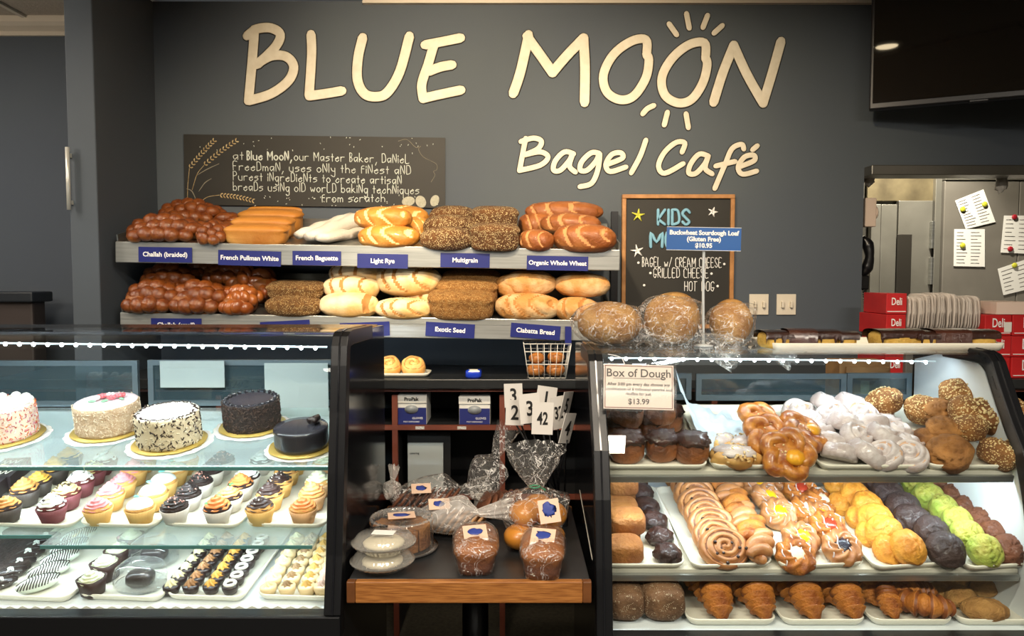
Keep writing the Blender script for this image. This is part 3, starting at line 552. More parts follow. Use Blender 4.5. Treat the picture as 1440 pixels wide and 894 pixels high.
# ================= display cases =================
LBX, RBX = -.425, .215       # inner faces of the aisle between the cases
def profile(pts): return pts
PL = [(1.80, .66), (1.83, .80), (1.86, 1.0), (1.885, 1.15), (1.902, 1.27), (1.912, 1.32), (1.928, 1.345), (1.95, 1.355), (2.0, 1.358), (2.26, 1.352)]
PRR = [(1.84, .585), (1.865, .75), (1.90, .92), (1.94, 1.04), (1.99, 1.11), (2.03, 1.175), (2.062, 1.23), (2.080, 1.262), (2.10, 1.28), (2.13, 1.288), (2.2, 1.290), (2.32, 1.29)]
LEDM = mat('led_lens', 'ffffff', emit=((.85, .95, 1), 12)); LEDB = mat('led_bar', 'cfe2ee', rough=.3, emit=((.7, .88, 1), .35))
def case(name, label, xl, xr, prof, yback, zdeck, zlow, planes, ledrange, ledpy, ledY, nled, frame_l, frame_r, side_r=None):
    C = root(name, label, 'display case', Matrix.Translation(((xl+xr)/2, 2.1, 0))); I = Matrix.Translation((-(xl+xr)/2, -2.1, 0))
    y0, z0 = prof[0]; yt, zt = prof[-1]; fw = .042
    gl = part('curved_front_glass', MB().ribbon(prof, xl+(fw if frame_l else .0), xr-(fw if frame_r else 0), .005), GLASS, C, I)
    body = prof+[(yback, zt-.005), (yback, .05), (y0+.04, .05), (y0+.0, z0-.06)]
    for on, x, s_ in ((frame_l, xl, 1), (frame_r, xr, -1)):
        inn = [(y-.014, z+.006) for y, z in prof]
        bb = MB().ribbon([(y-.010, z+.008) for y, z in prof], min(x, x+s_*fw), max(x, x+s_*fw), .04); part('end_frame', bb, BLACKM, C, I, .003)
        bb = MB().ribbon([(y-.013, z+.010) for y, z in prof], min(x+s_*fw*.42, x+s_*fw*.52), max(x+s_*fw*.42, x+s_*fw*.52), .004); part('frame_groove', bb, STEEL if 0 else BLKG, C, I)
        e0, e1 = (x+.002, x+.018) if s_ > 0 else (x-.018, x-.002)
        part('end_panel', MB().prism(body, e0, e1), BLKG, C, I)
        li = x+.0195*s_; part('inner_side_lining', MB().prism([(y+.05, z-.03) for y, z in prof if z > zdeck]+[(yback-.02, zt-.06), (yback-.02, zdeck), (prof[0][0]+.06, zdeck)], min(li, li+.003*s_), max(li, li+.003*s_)), WHITEP if (s_ < 0 and side_r) else BLKG, C, I)
    part('lower_frame', MB().box(((xl+xr)/2, y0+.015, z0-.025), (xr-xl-.002, .05, .06)), BLACKM, C, I, .004)
    part('base_panel', MB().box(((xl+xr)/2, y0+.05, (z0-.055)/2+.05), (xr-xl-.04, .03, z0-.16)), BLKG, C, I)
    part('chrome_line', MB().box(((xl+xr)/2, y0+.012, z0-.062), (xr-xl-.03, .05, .006)), STEEL, C, I)
    part('kick_plate', MB().box(((xl+xr)/2, y0+.09, .05), (xr-xl-.06, .03, .1)), BLACKM, C, I)
    part('top_panel', MB().box(((xl+xr)/2, (yt+yback)/2, zt-.012), (xr-xl-.045, yback-yt+.005, .02)), mat('top_steel', '3a3d40', rough=.25, metal=.8), C, I, .003)
    part('back_panel', MB().box(((xl+xr)/2, yback-.012, zlow/2+.05), (xr-xl-.05, .02, zlow-.1)), WHITEP, C, I)
    part('deck', MB().box(((xl+xr)/2, (y0+.05+yback)/2, zdeck-.04), (xr-xl-.05, yback-y0-.06, .03)), WHITEP, C, I)
    # led bar under the curved top
    A = at(ledrange[0], ledpy[0], ledY); B = at(ledrange[1], ledpy[1], ledY)
    part('led_bar', MB().tube([A+Vector((-.01, 0, 0)), B+Vector((.03, 0, 0))], .0026, 6), LEDB, C, I)
    lm = MB().blob((.0052, .005, .0056), nu=8, nv=6).mesh('led', LEDM)
    for i in range(nled): link('led', lm, C, I @ Matrix.Translation(A.lerp(B, i/(nled-1))+Vector((0, -.004, -.002))))
    return C, I
zl3 = Plane(848, 1.88, 8); zl2 = Plane(744, 1.93, 8); zl1 = Plane(656, 1.945, 10)
zr1 = Plane(664, 1.975, 12); zr2 = Plane(803, 1.94, 12); zr3 = Plane(880, 1.90, 1.5)
LC, IL = case('cake_display_case', 'long black curved-glass refrigerated case of cakes and cupcakes', -1.95, LBX, PL, 2.46, .67, 1.06, None, (-90, 444), (481, 488), 1.965, 28, False, True)
RC, IRC = case('pastry_display_case', 'long black curved-glass case of danishes muffins and croissants', RBX, 1.39, PRR, 2.52, .585, 1.07, None, (860, 1301), (503, 508), 2.15, 23, True, True, True)
def shelf(C, I, P, x0, x1, d0, d1, th=.008, nm='glass_shelf', m=SHGL, edge=True):
    o = part(nm, MB().box(((x0+x1)/2, (d0+d1)/2, -th/2-.001), (x1-x0, d1-d0, th)), m, C, I @ TR(P.o, P.R))
    if edge: part('front_edge', MB().box(((x0+x1)/2, d0-.0015, -th/2-.001), (x1-x0, .003, th+.001)), GEDGE, o)
XA, XB_ = -1.93, LBX-.045; seam = (112-720)/FPX*1.945
shelf(LC, IL, zl1, XA, seam-.003, 0, .46); shelf(LC, IL, zl1, seam, XB_, 0, .46)
s2 = (50-720)/FPX*1.86; shelf(LC, IL, zl2, s2, (436-720)/FPX*1.86, -.085, .42); shelf(LC, IL, zl2, XA, s2-.004, -.03, .42)
shelf(LC, IL, zl3, XA, XB_, -.03, .50, .01, 'sloping_deck', WHITEP, False)
# scalloped strip along the deck
b = MB(); x = XA; zs = []
ttop = [(XA+i*.0065, .014+.0035*math.cos(i*math.tau/5)) for i in range(int((XB_-XA)/.0065))]
vs = [(x_, y_, z_) for y_ in (0, .002) for x_, t_ in ttop for z_ in (0, t_)]; n_ = len(ttop); fs = []
for i in range(n_-1): fs += [(2*i, 2*i+2, 2*i+3, 2*i+1), (2*n_+2*i, 2*n_+2*i+1, 2*n_+2*i+3, 2*n_+2*i+2), (2*i+1, 2*i+3, 2*n_+2*i+3, 2*n_+2*i+1)]
b.add(vs, fs, 0, False); part('scalloped_strip', b, WHITE, LC, IL @ TR(zl3.o, zl3.R) @ Matrix.Translation((0, -.034, -.004)))
XR0, XR1 = RBX+.046, 1.36
RAIL = mat('cream_shelf_rail', 'd9d4c4', rough=.4)
for P in (zr1, zr2): shelf(RC, IRC, P, XR0, XR1, .01, .47, .012, 'shelf_board', RAIL, False)
shelf(RC, IRC, zr3, XR0, XR1, -.03, .58, .01, 'deck_liner', WHITEP, False)
def rail(C, I, P, x0, x1, dz=-.02, h=.02): part('shelf_rail', MB().box(((x0+x1)/2, .004, dz), (x1-x0, .012, h)), STEEL, C, I @ TR(P.o, P.R), .002)
rail(RC, IRC, zr1, XR0, XR1); rail(RC, IRC, zr2, XR0, XR1)
# sliding rear doors
def rear(C, I, yb, spec, z0, z1):
    for i, (x0, x1, dy) in enumerate(spec):
        cx_, w_ = (x0+x1)/2, x1-x0; f_ = .018; o = part('sliding_door', MB().box((0, 0, (z1-z0)/2), (w_-2*f_, .004, z1-z0-2*f_)), clear('door_glass', (.78, .90, .94), 1.6, .02, .06, hazecol=(.35, .55, .65)), C, I @ Matrix.Translation((cx_, yb+dy, z0)))
        for (a, c, sx, sz) in ((0, f_/2, w_, f_), (0, z1-z0-f_/2, w_, f_), (-w_/2+f_/2, (z1-z0)/2, f_, z1-z0-2*f_), (w_/2-f_/2, (z1-z0)/2, f_, z1-z0-2*f_)):
            part('door_frame', MB().box((a, 0, c), (sx, .014, sz)), mat('door_frame_grey', '6f7f88', rough=.3, metal=.5), o)
X_ = lambda px, Y: (px-720)/FPX*Y
zt_, zb2 = at(0, 506, 2.44).z, 1.08
rear(LC, IL, 2.43, [(-1.93, X_(-30, 2.43)+.0, 0), (X_(-28, 2.43), X_(192, 2.43), 0), (X_(203, 2.43), LBX-.03, .016)], zb2, zt_)
rear(RC, IRC, 2.49, [(RBX+.03, X_(975, 2.49), .016), (X_(980, 2.49), X_(1192, 2.49), 0), (X_(1196, 2.49), 1.36, .016)], 1.09, at(1000, 525, 2.49).z)
# notices taped on the rear doors
for n_, (x0, x1, y0, y1, Y) in enumerate(((225, 316, 507, 545, 2.42), (372, 462, 510, 586, 2.42))):
    kk = Y/FPX; single('taped_notice', MB().box((0, 0, 0), ((x1-x0)*kk, .002, (y1-y0)*kk)), mat('grey_notice', 'a9b6b4', rough=.6), ['blank pale notice taped on the rear door behind the black-and-white cake', 'taller blank pale notice on the rear door by the case corner'][n_], 'notice', Matrix.Translation(at((x0+x1)/2, (y0+y1)/2, Y)), 'notices on the rear doors')
q = at(1242, 548, 2.47); kk = 2.47/FPX
r = root('cardboard_box', 'brown cardboard carton seen behind the nutty muffins', 'box', TR(Vector((q.x, 2.66, q.z-.0)), None, 1, 0)); CRD = mat('cardboard', 'a47a4c', '8d6640', 12, .8)
part('carton_side', MB().box((0, 0, 0), (.18, .12, .16)), CRD, r, None, .003); part('flap', MB().box((0, -.075, .04), (.15, .01, .05)), CRD, r, None, .002); part('tape', MB().box((0, -.0615, -.03), (.03, .002, .09)), mat('packing_tape', 'c9ab7c', rough=.2), r)
single('aisle_cart', MB().box((q.x, 2.66, (q.z-.08)/2), (.3, .2, q.z-.082)), BLACKM, 'dark narrow cart under the cardboard carton behind the case', 'cart', None, None, .004)
# light given by the led strips of the cases
A = at(180, 482, 2.08); area((-1.2, 1.975, 1.337), 1.5, .008, 4.2, COOL, (-1.2, 2.30, .9)); area((.82, 2.165, 1.272), 1.0, .006, 1.9, COOL, (.78, 2.36, .8))
for C_, (xc, w_, Y, z, wt) in enumerate(((-1.2, 1.45, 1.965, .995, 3.3), (-1.18, 1.45, 1.93, .825, 2.4), (.8, 1.08, 2.0, .968, 3.6), (.8, 1.08, 1.96, .716, 1.3))):
    area((xc, Y, z), w_, .012, wt, COOL if C_ != 3 else (1, .9, .75), (xc, Y+.16, z-.2))
# ================= baked goods: recipes =================
rnd = random.Random(11)
def fr(a): return a-math.floor(a)
CR = dict(
 wheat=mat('crust_whole_wheat', 'a2622f', '87491f', 14, .5, bump=.25, bsc=120, grad=('b57a45', .0, .5), coat=.1),
 rye=mat('crust_light_rye', 'd0913f', 'b9772c', 14, .45, bump=.2, bsc=120, grad=('dba862', .0, .5), coat=.15),
 white=mat('crust_floured_white', 'f0e0bd', 'd9ac68', 9, .7, bump=.15, bsc=120, grad=('e5bd80', .0, .55)),
 ciab=mat('crust_ciabatta', 'c98f4c', 'e2c79a', 14, .6, bump=.3, bsc=110, lo=.42, hi=.7),
 pull=mat('crust_pullman', 'c8883a', 'b06f28', 6, .5, bump=.15, bsc=90, grad=('dcab62', .05, .75)),
 multi=mat('crust_multigrain', '7c5026', '5f3a1a', 12, .7, bump=.8, bsc=220, speck=('ecd9a6', 210, .34, .40)),
 exo=mat('crust_exotic_seed', 'b58142', '8f5e28', 60, .75, bump=1, bsc=260, speck=('dcb878', 230, .30, .40)),
 crk=mat('crust_cracked_wheat', '8d6331', '6d4820', 60, .75, bump=1, bsc=240, speck=('d9bd84', 220, .32, .40)),
 chal=mat('crust_challah', '8b4c1f', '6a3313', 40, .3, bump=.3, bsc=60, coat=.3, grad=('b37a3c', .0, .35)),
 chalo=mat('crust_challah_orange', 'a8602a', '86431b', 16, .28, bump=.1, bsc=60, coat=.5))
SL = dict(wheat=mat('slash_wheat', 'c58e5a', rough=.8), rye=mat('slash_rye', 'edcf94', rough=.8), white=mat('slash_white', 'b57f44', rough=.8), ciab=mat('slash_ciabatta', 'b57a3c', rough=.8), multi=CR['multi'], exo=CR['exo'], crk=CR['crk'])
def batard(k, L, W, H, n=3, sd=0, slant=.8, e=.85):
    def sl(d):
        q_ = d.z*.85-d.y*.5
        if n == 0 or q_ < .12 or abs(d.x) > .84: return 0
        t = fr((d.x*1.0+(d.z-d.y)*slant*.45)*n*.62+.25+sd*.1); c = abs(t-.5)*.72; ed = min(1, (q_-.12)*5)*min(1, (.84-abs(d.x))*8)
        return max(0, 1-c/.11)*ed
    mb = MB().blob((L/2, W/2, H/2), (0, 0, H*.40), 52, 56, lambda d: .05*ns(d, 1.6, sd)+.018*ns(d, 5, sd)-.11*sl(d)+.02*(sl(d) > 0 and sl(d) < .5), -.80, 0, lambda d: 1 if sl(d) > .35 else 0, 'x', e)
    return mb.mesh('loaf', [CR[k], SL[k]])
def panloaf(k, L, W, H, sd=0):
    mb = MB().blob((L/2, W/2, H/2), (0, 0, H*.45), 36, 26, lambda d: .03*ns(d, 2, sd)+(.05 if d.z > .2 else -.02)*(1-abs(d.z-.3)), -.88, 0, None, 'x', .5)
    return mb.mesh('loaf', CR[k])
def challah(L, W, H, sd=0, pan=False, k='chal'):
    mb = MB(); rn = random.Random(sd); n = 5 if not pan else 4
    if pan: mb.blob((L*.47, W*.46, H*.34), (0, 0, H*.28), 16, 12, lambda d: .04*ns(d, 3, sd), -.9, 1, None, 'x', .5)
    else: mb.blob((L*.46, W*.42, H*.42), (0, 0, H*.34), 16, 12, None, -.8, 1, None, 'x')
    for i in range(n):
        x = (i-(n-1)/2)/n*L*.9; en = 1-abs(x/(L*.5))**2*.35
        for j, (y, zz_) in enumerate(((-.42, .34), (-.20, .58), (.08, .70), (.34, .52))):
            xx = x+(L/n*.5 if j % 2 else 0)
            if abs(xx) > L*.47: continue
            a = R(40 if j % 2 else -42); T = Matrix.Translation((xx, y*W*en, H*zz_*en+rn.uniform(-.003, .003))) @ Matrix.Rotation(a, 4, 'Z')
            mb.blob((L/n*.74, W*.245*en, H*.27*en), (0, 0, 0), 12, 9, lambda d: .06*ns(d, 2, sd+i+j*5), T=T, ax='x')
    for s_ in (-1, 1): mb.blob((L*.1, W*.24, H*.28), (s_*L*.45, 0, H*.32), 10, 8, lambda d: .08*ns(d, 2, sd), ax='x')
    return mb.mesh('loaf', [CR[k], mat('challah_seam', '9c602c', '7f4a20', 30, .5)])
def on_rack(P, px, base, wpx, hpx, up=0, dv=0):
    """centre of a loaf's footprint, its world width and height; base = pixel row of its lower edge, dv = extra run up the slope"""
    v = P.on(px, base); v = v+P.v*dv+P.n*up; k = v.y/FPX; return v, wpx*k, hpx*k
def loaf(kind, P, px, base, wpx, hpx, label, grp, up=0, yaw=0, deep=.62, n=3, name='bread_loaf', sd=None, pitch=0, e=.85, slant=.8):
    sd = sd if sd is not None else rnd.randint(0, 99)
    v = P.on(px, base); k = v.y/FPX; L, H = wpx*k*1.03, hpx*k*1.12; W = max(H*1.25, L*deep*.8) if deep else H
    v = v+P.v*(W*.46)+P.n*(up*k)
    if kind in ('chal', 'chalo', 'chalp'): me = challah(L, W, H, sd, kind != 'chal', 'chalo' if kind == 'chalo' else 'chal')
    elif kind in ('pull', 'exo', 'multi', 'crk') and n == 0: me = panloaf(kind, L, W, H, sd)
    else: me = batard(kind, L, W, H, n, sd, slant, e)
    return tag(link(name, me, None, TR(v, P.R, 1, yaw, pitch)), label, 'bread', grp)
g = 'braided challah loaves on the upper bread shelf'
loaf('chal', TP, 222, 344, 92, 38, 'glossy braided challah lying lengthwise at the upper shelf corner', g, yaw=4)
loaf('chal', TP, 288, 324, 90, 27, 'glossy braided challah at the back under the wheat drawing', g, deep=.5, yaw=-3)
loaf('chal', TP, 258, 326, 72, 34, 'glossy braided challah raised on top of the upper challah pile', g, up=8, yaw=8)
loaf('chal', TP, 297, 345, 56, 30, 'short braided challah end beside the white pullman loaves', g, yaw=70, deep=.9)
g = 'french pullman loaves on the upper shelf'
for i, (px, by, w_, h_) in enumerate(((357, 346, 84, 26), (366, 337, 84, 28), (377, 328, 84, 29), (387, 320, 82, 29))):
    loaf('pull', TP, px, by, w_, h_, 'golden flat-topped pullman loaf, ' + ['nearest the rail', 'second behind the rail', 'third behind the rail', 'hindmost of the row'][i], g, yaw=0, n=0, deep=.42)
# baguettes in paper sleeves
SLV = mat('paper_sleeve', 'e6e0d4', 'd9d2c4', 10, .7, bump=.4, bsc=30)
for i, (x0, y0, x1, y1, r_) in enumerate(((416, 343, 496, 300, .042), (430, 346, 520, 296, .046), (446, 347, 530, 318, .040))):
    a, b_ = TP.on(x0, y0)+TP.n*.03+TP.v*.03, TP.on(x1, 330)+TP.v*.1
    b_ = Vector((X_(x1, b_.y), b_.y, at(x1, y1+8, b_.y).z)); d = b_-a
    mb = MB(); pts = [a.lerp(b_, t/8)-a for t in range(9)]; mb.tube([Vector(p)+Vector((0, 0, .004*math.sin(j*2.3+i))) for j, p in enumerate(pts)], [r_*.5, r_*.72, r_*.8, r_*.9, r_*.85, r_*.9, r_*.95, r_, r_*1.05], 10, (1, 1.1, .75))
    single('baguette_sleeve', mb, SLV, ['crumpled white paper sleeve of baguette beside the pullman loaves', 'middle long white paper baguette sleeve pointing up to the chalkboard', 'lowest white paper baguette sleeve touching the rye loaves'][i], 'baguette', Matrix.Translation(a), 'paper sleeves of french baguettes')
g = 'light rye loaves'
loaf('rye', TP, 566, 332, 74, 34, 'slashed golden rye loaf at the back of the rye pile', g, yaw=-25, up=6)
loaf('rye', TP, 584, 338, 40, 30, 'small golden rye loaf end low beside the multigrain', g, yaw=50)
loaf('rye', TP, 544, 350, 86, 30, 'slashed golden rye loaf nearest the rail above the Light Rye card', g, slant=1.2)
loaf('rye', TP, 537, 345, 80, 29, 'slashed golden rye loaf stacked on the front rye loaf', g, up=22, slant=1.1)
g = 'multigrain loaves'
loaf('multi', TP, 636, 333, 66, 27, 'seeded multigrain loaf topping the stack beside the rye', g, n=2, up=14, deep=.5)
loaf('multi', TP, 632, 343, 76, 30, 'seeded multigrain loaf in the middle of the rye-side stack', g, n=2, up=8, deep=.5)
loaf('multi', TP, 627, 353, 74, 31, 'dark seeded multigrain loaf nearest the rail above its card', g, n=1, deep=.5)
loaf('multi', TP, 695, 340, 64, 32, 'oat-topped multigrain loaf behind near the whole wheat pile', g, n=0, up=12, deep=.5)
loaf('multi', TP, 695, 354, 68, 34, 'oat-topped multigrain loaf in front near the whole wheat pile', g, n=0, deep=.5)
g = 'organic whole wheat loaves'
loaf('wheat', TP, 757, 335, 55, 34, 'brown whole wheat loaf half hidden at the back by the multigrain', g, yaw=20)
loaf('wheat', TP, 793, 334, 108, 26, 'long brown whole wheat loaf crowning the pile', g, up=22, deep=.45)
loaf('wheat', TP, 803, 343, 84, 28, 'brown whole wheat loaf wedged in the middle of the pile', g, up=12, yaw=-10)
loaf('wheat', TP, 754, 354, 50, 28, 'small brown whole wheat loaf at the rail by the multigrain', g, yaw=-20)
loaf('wheat', TP, 824, 356, 88, 37, 'big slashed whole wheat loaf at the end of the rail', g, yaw=-8, slant=1.2)
g = 'challah pan loaves on the lower bread shelf'
loaf('chalp', LP, 275, 412, 70, 36, 'dark braided challah in shadow at the back of the lower shelf', g, up=12)
loaf('chalp', LP, 318, 420, 62, 38, 'dark braided challah behind the square front loaves', g, up=16)
loaf('chalo', LP, 346, 430, 42, 50, 'orange glossy challah pan loaf end beside the cracked wheat', g, yaw=80, deep=1.4)
loaf('chalp', LP, 228, 426, 66, 38, 'braided challah pan loaf just behind the corner loaf', g, up=10)
loaf('chalp', LP, 205, 444, 66, 42, 'braided challah pan loaf in the lower shelf corner', g)
loaf('chalp', LP, 272, 445, 68, 42, 'braided challah pan loaf second along the lower rail', g)
loaf('chalo', LP, 331, 446, 42, 38, 'small braided challah pan loaf third along the lower rail', g, deep=.9)
g = 'cracked wheat loaves'
loaf('crk', LP, 428, 427, 56, 22, 'seeded cracked wheat loaf at the back beside the floured loaves', g, n=0)
loaf('crk', LP, 414, 440, 76, 20, 'seeded cracked wheat loaf lying on the front one', g, n=0, up=18)
loaf('crk', LP, 409, 448, 80, 27, 'split-topped cracked wheat loaf on the lower rail', g, n=1, slant=.2)
g = 'white floured loaves under the warm lamp'
loaf('white', LP, 500, 432, 76, 34, 'bright floured white loaf on top beneath the warm lamp, cracked wheat side', g, up=26, yaw=-10)
loaf('white', LP, 492, 440, 76, 32, 'floured white loaf in the middle of the cracked wheat side stack', g, up=16)
loaf('white', LP, 488, 449, 82, 32, 'floured loaf with brown split at the bottom of the stack', g, n=1, slant=.15)
loaf('white', LP, 585, 436, 66, 30, 'floured white loaf tucked behind beside the exotic seed loaves', g, yaw=-20)
loaf('white', LP, 572, 438, 90, 40, 'large slashed floured white loaf raised on top beside exotic seed', g, up=20, yaw=-4, slant=1.2)
loaf('white', LP, 566, 451, 80, 26, 'slashed floured white loaf at the rail beside exotic seed', g, slant=1.3)
g = 'exotic seed loaves'
loaf('exo', LP, 662, 434, 80, 34, 'square seeded loaf at the back above the Exotic Seed card', g, n=0, up=12, deep=.5)
loaf('exo', LP, 656, 442, 84, 36, 'square seeded loaf in the middle above the Exotic Seed card', g, n=0, up=7, deep=.5)
loaf('exo', LP, 648, 452, 90, 36, 'square seeded loaf on the rail above the Exotic Seed card', g, n=0, deep=.5)
g = 'ciabatta style loaves'
loaf('ciab', LP, 744, 442, 74, 31, 'pale brown loaf resting on the back of the slashed ciabatta', g, up=26, n=0, yaw=4)
loaf('ciab', LP, 720, 440, 44, 30, 'pale loaf end peeping behind the ciabatta stack', g, up=20, n=0, yaw=40)
loaf('ciab', LP, 742, 453, 92, 34, 'slashed floury ciabatta on the rail above its card', g, n=4, slant=1.3)
loaf('ciab', LP, 818, 444, 76, 30, 'floury brown loaf on top at the lower shelf end', g, up=26, n=0, yaw=-5)
loaf('ciab', LP, 812, 454, 62, 30, 'pale slashed loaf beneath it at the lower shelf end', g, n=2)
# ---- small things on the back counter ----
zt0 = zc
def swirl(Rr, h, turns, ridge, sd, mats, icing=0, ns_=40, nr=18, squash=1, groove=True):
    rows = []; top = []
    for i in range(nr+1):
        rho = Rr*(i+.02)/nr; row = []
        for j in range(ns_):
            th = math.tau*j/ns_; ph = turns*rho/Rr-th/math.tau; q = abs(math.sin(math.pi*ph)); env = max(0, 1-(rho/Rr)**4)**.5
            rr_ = rho*(1+.05*ns((math.cos(th), math.sin(th), 0), 1.2, sd)); z = h*(.62+.30*env)+ridge*q*(.4+.6*env)-ridge*.4+.12*h*ns((rho*30*math.cos(th), rho*30*math.sin(th), 0), 1, sd)
            row.append((rr_*math.cos(th)*1, rr_*math.sin(th)*squash, z if i < nr else h*.5))
        rows.append(row)
    for r2, z in ((1.02, .3), (.96, .04), (.8, 0)): rows.append([(Rr*r2*(1+.05*ns((math.cos(math.tau*j/ns_), math.sin(math.tau*j/ns_), 0), 1.2, sd))*math.cos(math.tau*j/ns_), Rr*r2*math.sin(math.tau*j/ns_)*squash, z*h) for j in range(ns_)])
    def mf(i, j):
        if i >= nr+2: return 0
        x, y, z = rows[i][j]; th = math.tau*j/ns_; rho = Rr*i/nr; q = abs(math.sin(math.pi*(turns*rho/Rr-th/math.tau)))
        if icing and i < nr+1 and ns((x*45, y*45, i*.1), 1, sd+3) < icing: return 2 if len(mats) > 2 else 1
        return 1 if (groove and q < .33 and i < nr) else 0
    mb = MB(); mb.grid(rows[::-1], closed=True, cap0=True, mif=lambda i, j: mf(len(rows)-2-i, j)); return mb.mesh('bun', mats)
BUNC = mat('bun_crust', 'c98b45', 'a9682c', 20, .5, bump=.3, bsc=90, grad=('dba85f', 0, .5), coat=.1); BUNG = mat('bun_cinnamon_groove', '7d4a22', '633716', 40, .5)
ICE = mat('sugar_glaze', 'd6ccca', 'b3a39f', 30, .2, bump=.3, bsc=60, coat=.6); PALEB = mat('pale_bun', 'ecc27c', 'd99f52', 20, .5, grad=('e9b66d', 0, .4))
for i, (px, lb) in enumerate(((547, 'pale swirled bun on the white dish nearer the case corner'), (581, 'pale swirled bun at the open end of the white dish'))):
    v = at(px, 526, 3.05); r_ = 17*3.05/FPX; tag(link('swirled_bun', swirl(r_, .05, 2.2, .008, i*7, [PALEB, SL['white']], 0), None, TR((v.x, 3.07, zt0+.02), None, 1, 0, 62 if 0 else 32)), lb, 'bun', 'buns on the back counter')
def tray(M, w_, d_, label, name='serving_tray', grp=None, h=.018, rim=.008, rc=.03, m=TRAYM):
    """rounded tray with a raised lip; origin at the middle of its front edge"""
    def loop(inset, z):
        out = []; a, b_ = w_/2-inset, d_/2-inset; r_ = max(rc-inset, .004)
        for cx_, cy_, a0 in ((a-r_, b_-r_, 0), (-a+r_, b_-r_, 90), (-a+r_, -b_+r_, 180), (a-r_, -b_+r_, 270)):
            for k_ in range(6): t = R(a0+18*k_); out.append((cx_+r_*math.cos(t), cy_+r_*math.sin(t)+d_/2, z))
        return out
    mb = MB().grid([loop(.012, 0), loop(.004, h*.5), loop(0, h), loop(.002, h+.003), loop(.006, h+.001), loop(.012, h*.35), loop(.02, .003)], 0, True, True, True)
    return tag(link(name, mb.mesh(name, m), None, M), label, 'tray', grp)
v = at(566, 531, 3.02); tray(TR((v.x-.01, 3.0, zt0)), .24, .14, 'small white dish of two swirled buns on the back counter', 'white_dish', h=.014)
v = at(666, 528, 3.0); mb = MB(); mb.blob((.033, .03, .018), (0, 0, .016), 16, 10, lambda d: .1*ns(d, 2), e=.5, mif=lambda d: 1 if (d.z > .3 and abs(d.x) < .4) else 0)
single('blue_sticker_roll', mb, [mat('bright_blue_plastic', '1f3fc0', rough=.2), WHITE], 'crumpled bright blue packet lying on the back counter', 'packet', TR((v.x, 3.0, zt0)))
# wire basket with rolls
BX = at(769, 520, 2.98).x; kk = 2.98/FPX; wb = root('wire_basket', 'small white wire basket of rolls beneath the ciabatta card', 'basket', Matrix.Translation((BX, 3.0, zt0)))
WIR = mat('white_wire', 'd9d7cf', rough=.35)
tw, bw, hh = 33*kk, 26*kk, 50*kk
for z, s in ((.004, 0), (hh*.42, .42), (hh*.78, .78), (hh, 1)):
    a = bw+(tw-bw)*s; part('wire_hoop', MB().tube([(-a, -.05-.02*s, z), (a, -.05-.02*s, z), (a, .06+.02*s, z), (-a, .06+.02*s, z), (-a, -.05-.02*s, z)], .0022, 6), WIR, wb)
for i in range(8):
    t = -1+2*i/7
    for sy in (-1, 1): part('wire', MB().tube([(t*bw, .0, .004), (t*bw, sy*.055, .004), (t*tw, sy*(.07 if sy > 0 else .07), hh)], .0014, 5), WIR, wb)
for i in range(3):
    for sx in (-1, 1): part('wire', MB().tube([(sx*bw, -.03+.03*i, .004), (sx*tw, -.04+.04*i, hh)], .0014, 5), WIR, wb)
ROLL = mat('roll_crust', 'bf7e3f', 'a9652d', 10, .4, coat=.2, grad=('d8a76a', 0, .5))
rollm = MB().blob((.5, .5, .36), (0, 0, .34), 20, 12, lambda d: .04*ns(d, 2)-(.12*max(0, 1-abs(d.x*3)) if d.z > .4 else 0), -.85).mesh('roll', ROLL)
for i, (x, y, z, s) in enumerate(((-.045, -.015, .008, .075), (.035, -.015, .008, .078), (-.04, .0, .058, .066), (.038, .0, .06, .07))):
    tag(link('split_roll', rollm, None, TR((BX+x, 3.0+y, zt0+z), None, s, i*40)), 'brown split roll ' + ['at the bottom of the wire basket, bun side', 'at the bottom of the wire basket, right side', 'on top in the wire basket, bun side', 'on top in the wire basket, right side'][i], 'roll', 'rolls in the wire basket')
# ================= pastry recipes for the cases =================
CRSM = mat('croissant_crust', 'c57a2a', '8a4614', 26, .5, bump=.5, bsc=90, coat=.08, grad=('d99a4c', 0, .35), stretch=(1, 1, 1)); CRSL = mat('croissant_layers', '7d4216', rough=.5)
def croissant(L, r_, bend, sd, n=7):
    pts, rr = [], []; N = 63
    for i in range(N+1):
        t = i/N; a = (t-.5)*bend; x = math.sin(a)*L/max(bend, .01) if bend else (t-.5)*L; y = (1-math.cos(a))*L/max(bend, .01)
        s = 1-abs(2*t-1); k = s*n/2; step = fr(k); base = max(0, math.sin(math.pi*min(1, max(0, t))))**(.17 if bend < 1 else .5)
        rr.append(max(.004, r_*base*(.70+.38*step))); pts.append((x, -y, r_*(.42+.42*base)+.002))
    mb = MB().tube(pts, rr, 16, (1, 1, .86), sm=0)
    for i, v in enumerate(mb.v): nn = ns(v, 50, sd)*.002; mb.v[i] = (v[0]+nn, v[1]+nn, max(v[2]+nn, .001))
    per = 16
    for i in range(len(mb.f)-2):
        seg = i//per; t = (seg+.5)/N; s = 1-abs(2*t-1)
        if fr(s*n/2) > .93 or fr(s*n/2) < .02: mb.m[i] = 1
    return mb.mesh('croissant', [CRSM, CRSL])
CROIS = [croissant(.118, .037, .35, i, 8) for i in range(3)]; CROISB = [croissant(.15, .036, 2.2, i+5) for i in range(2)]
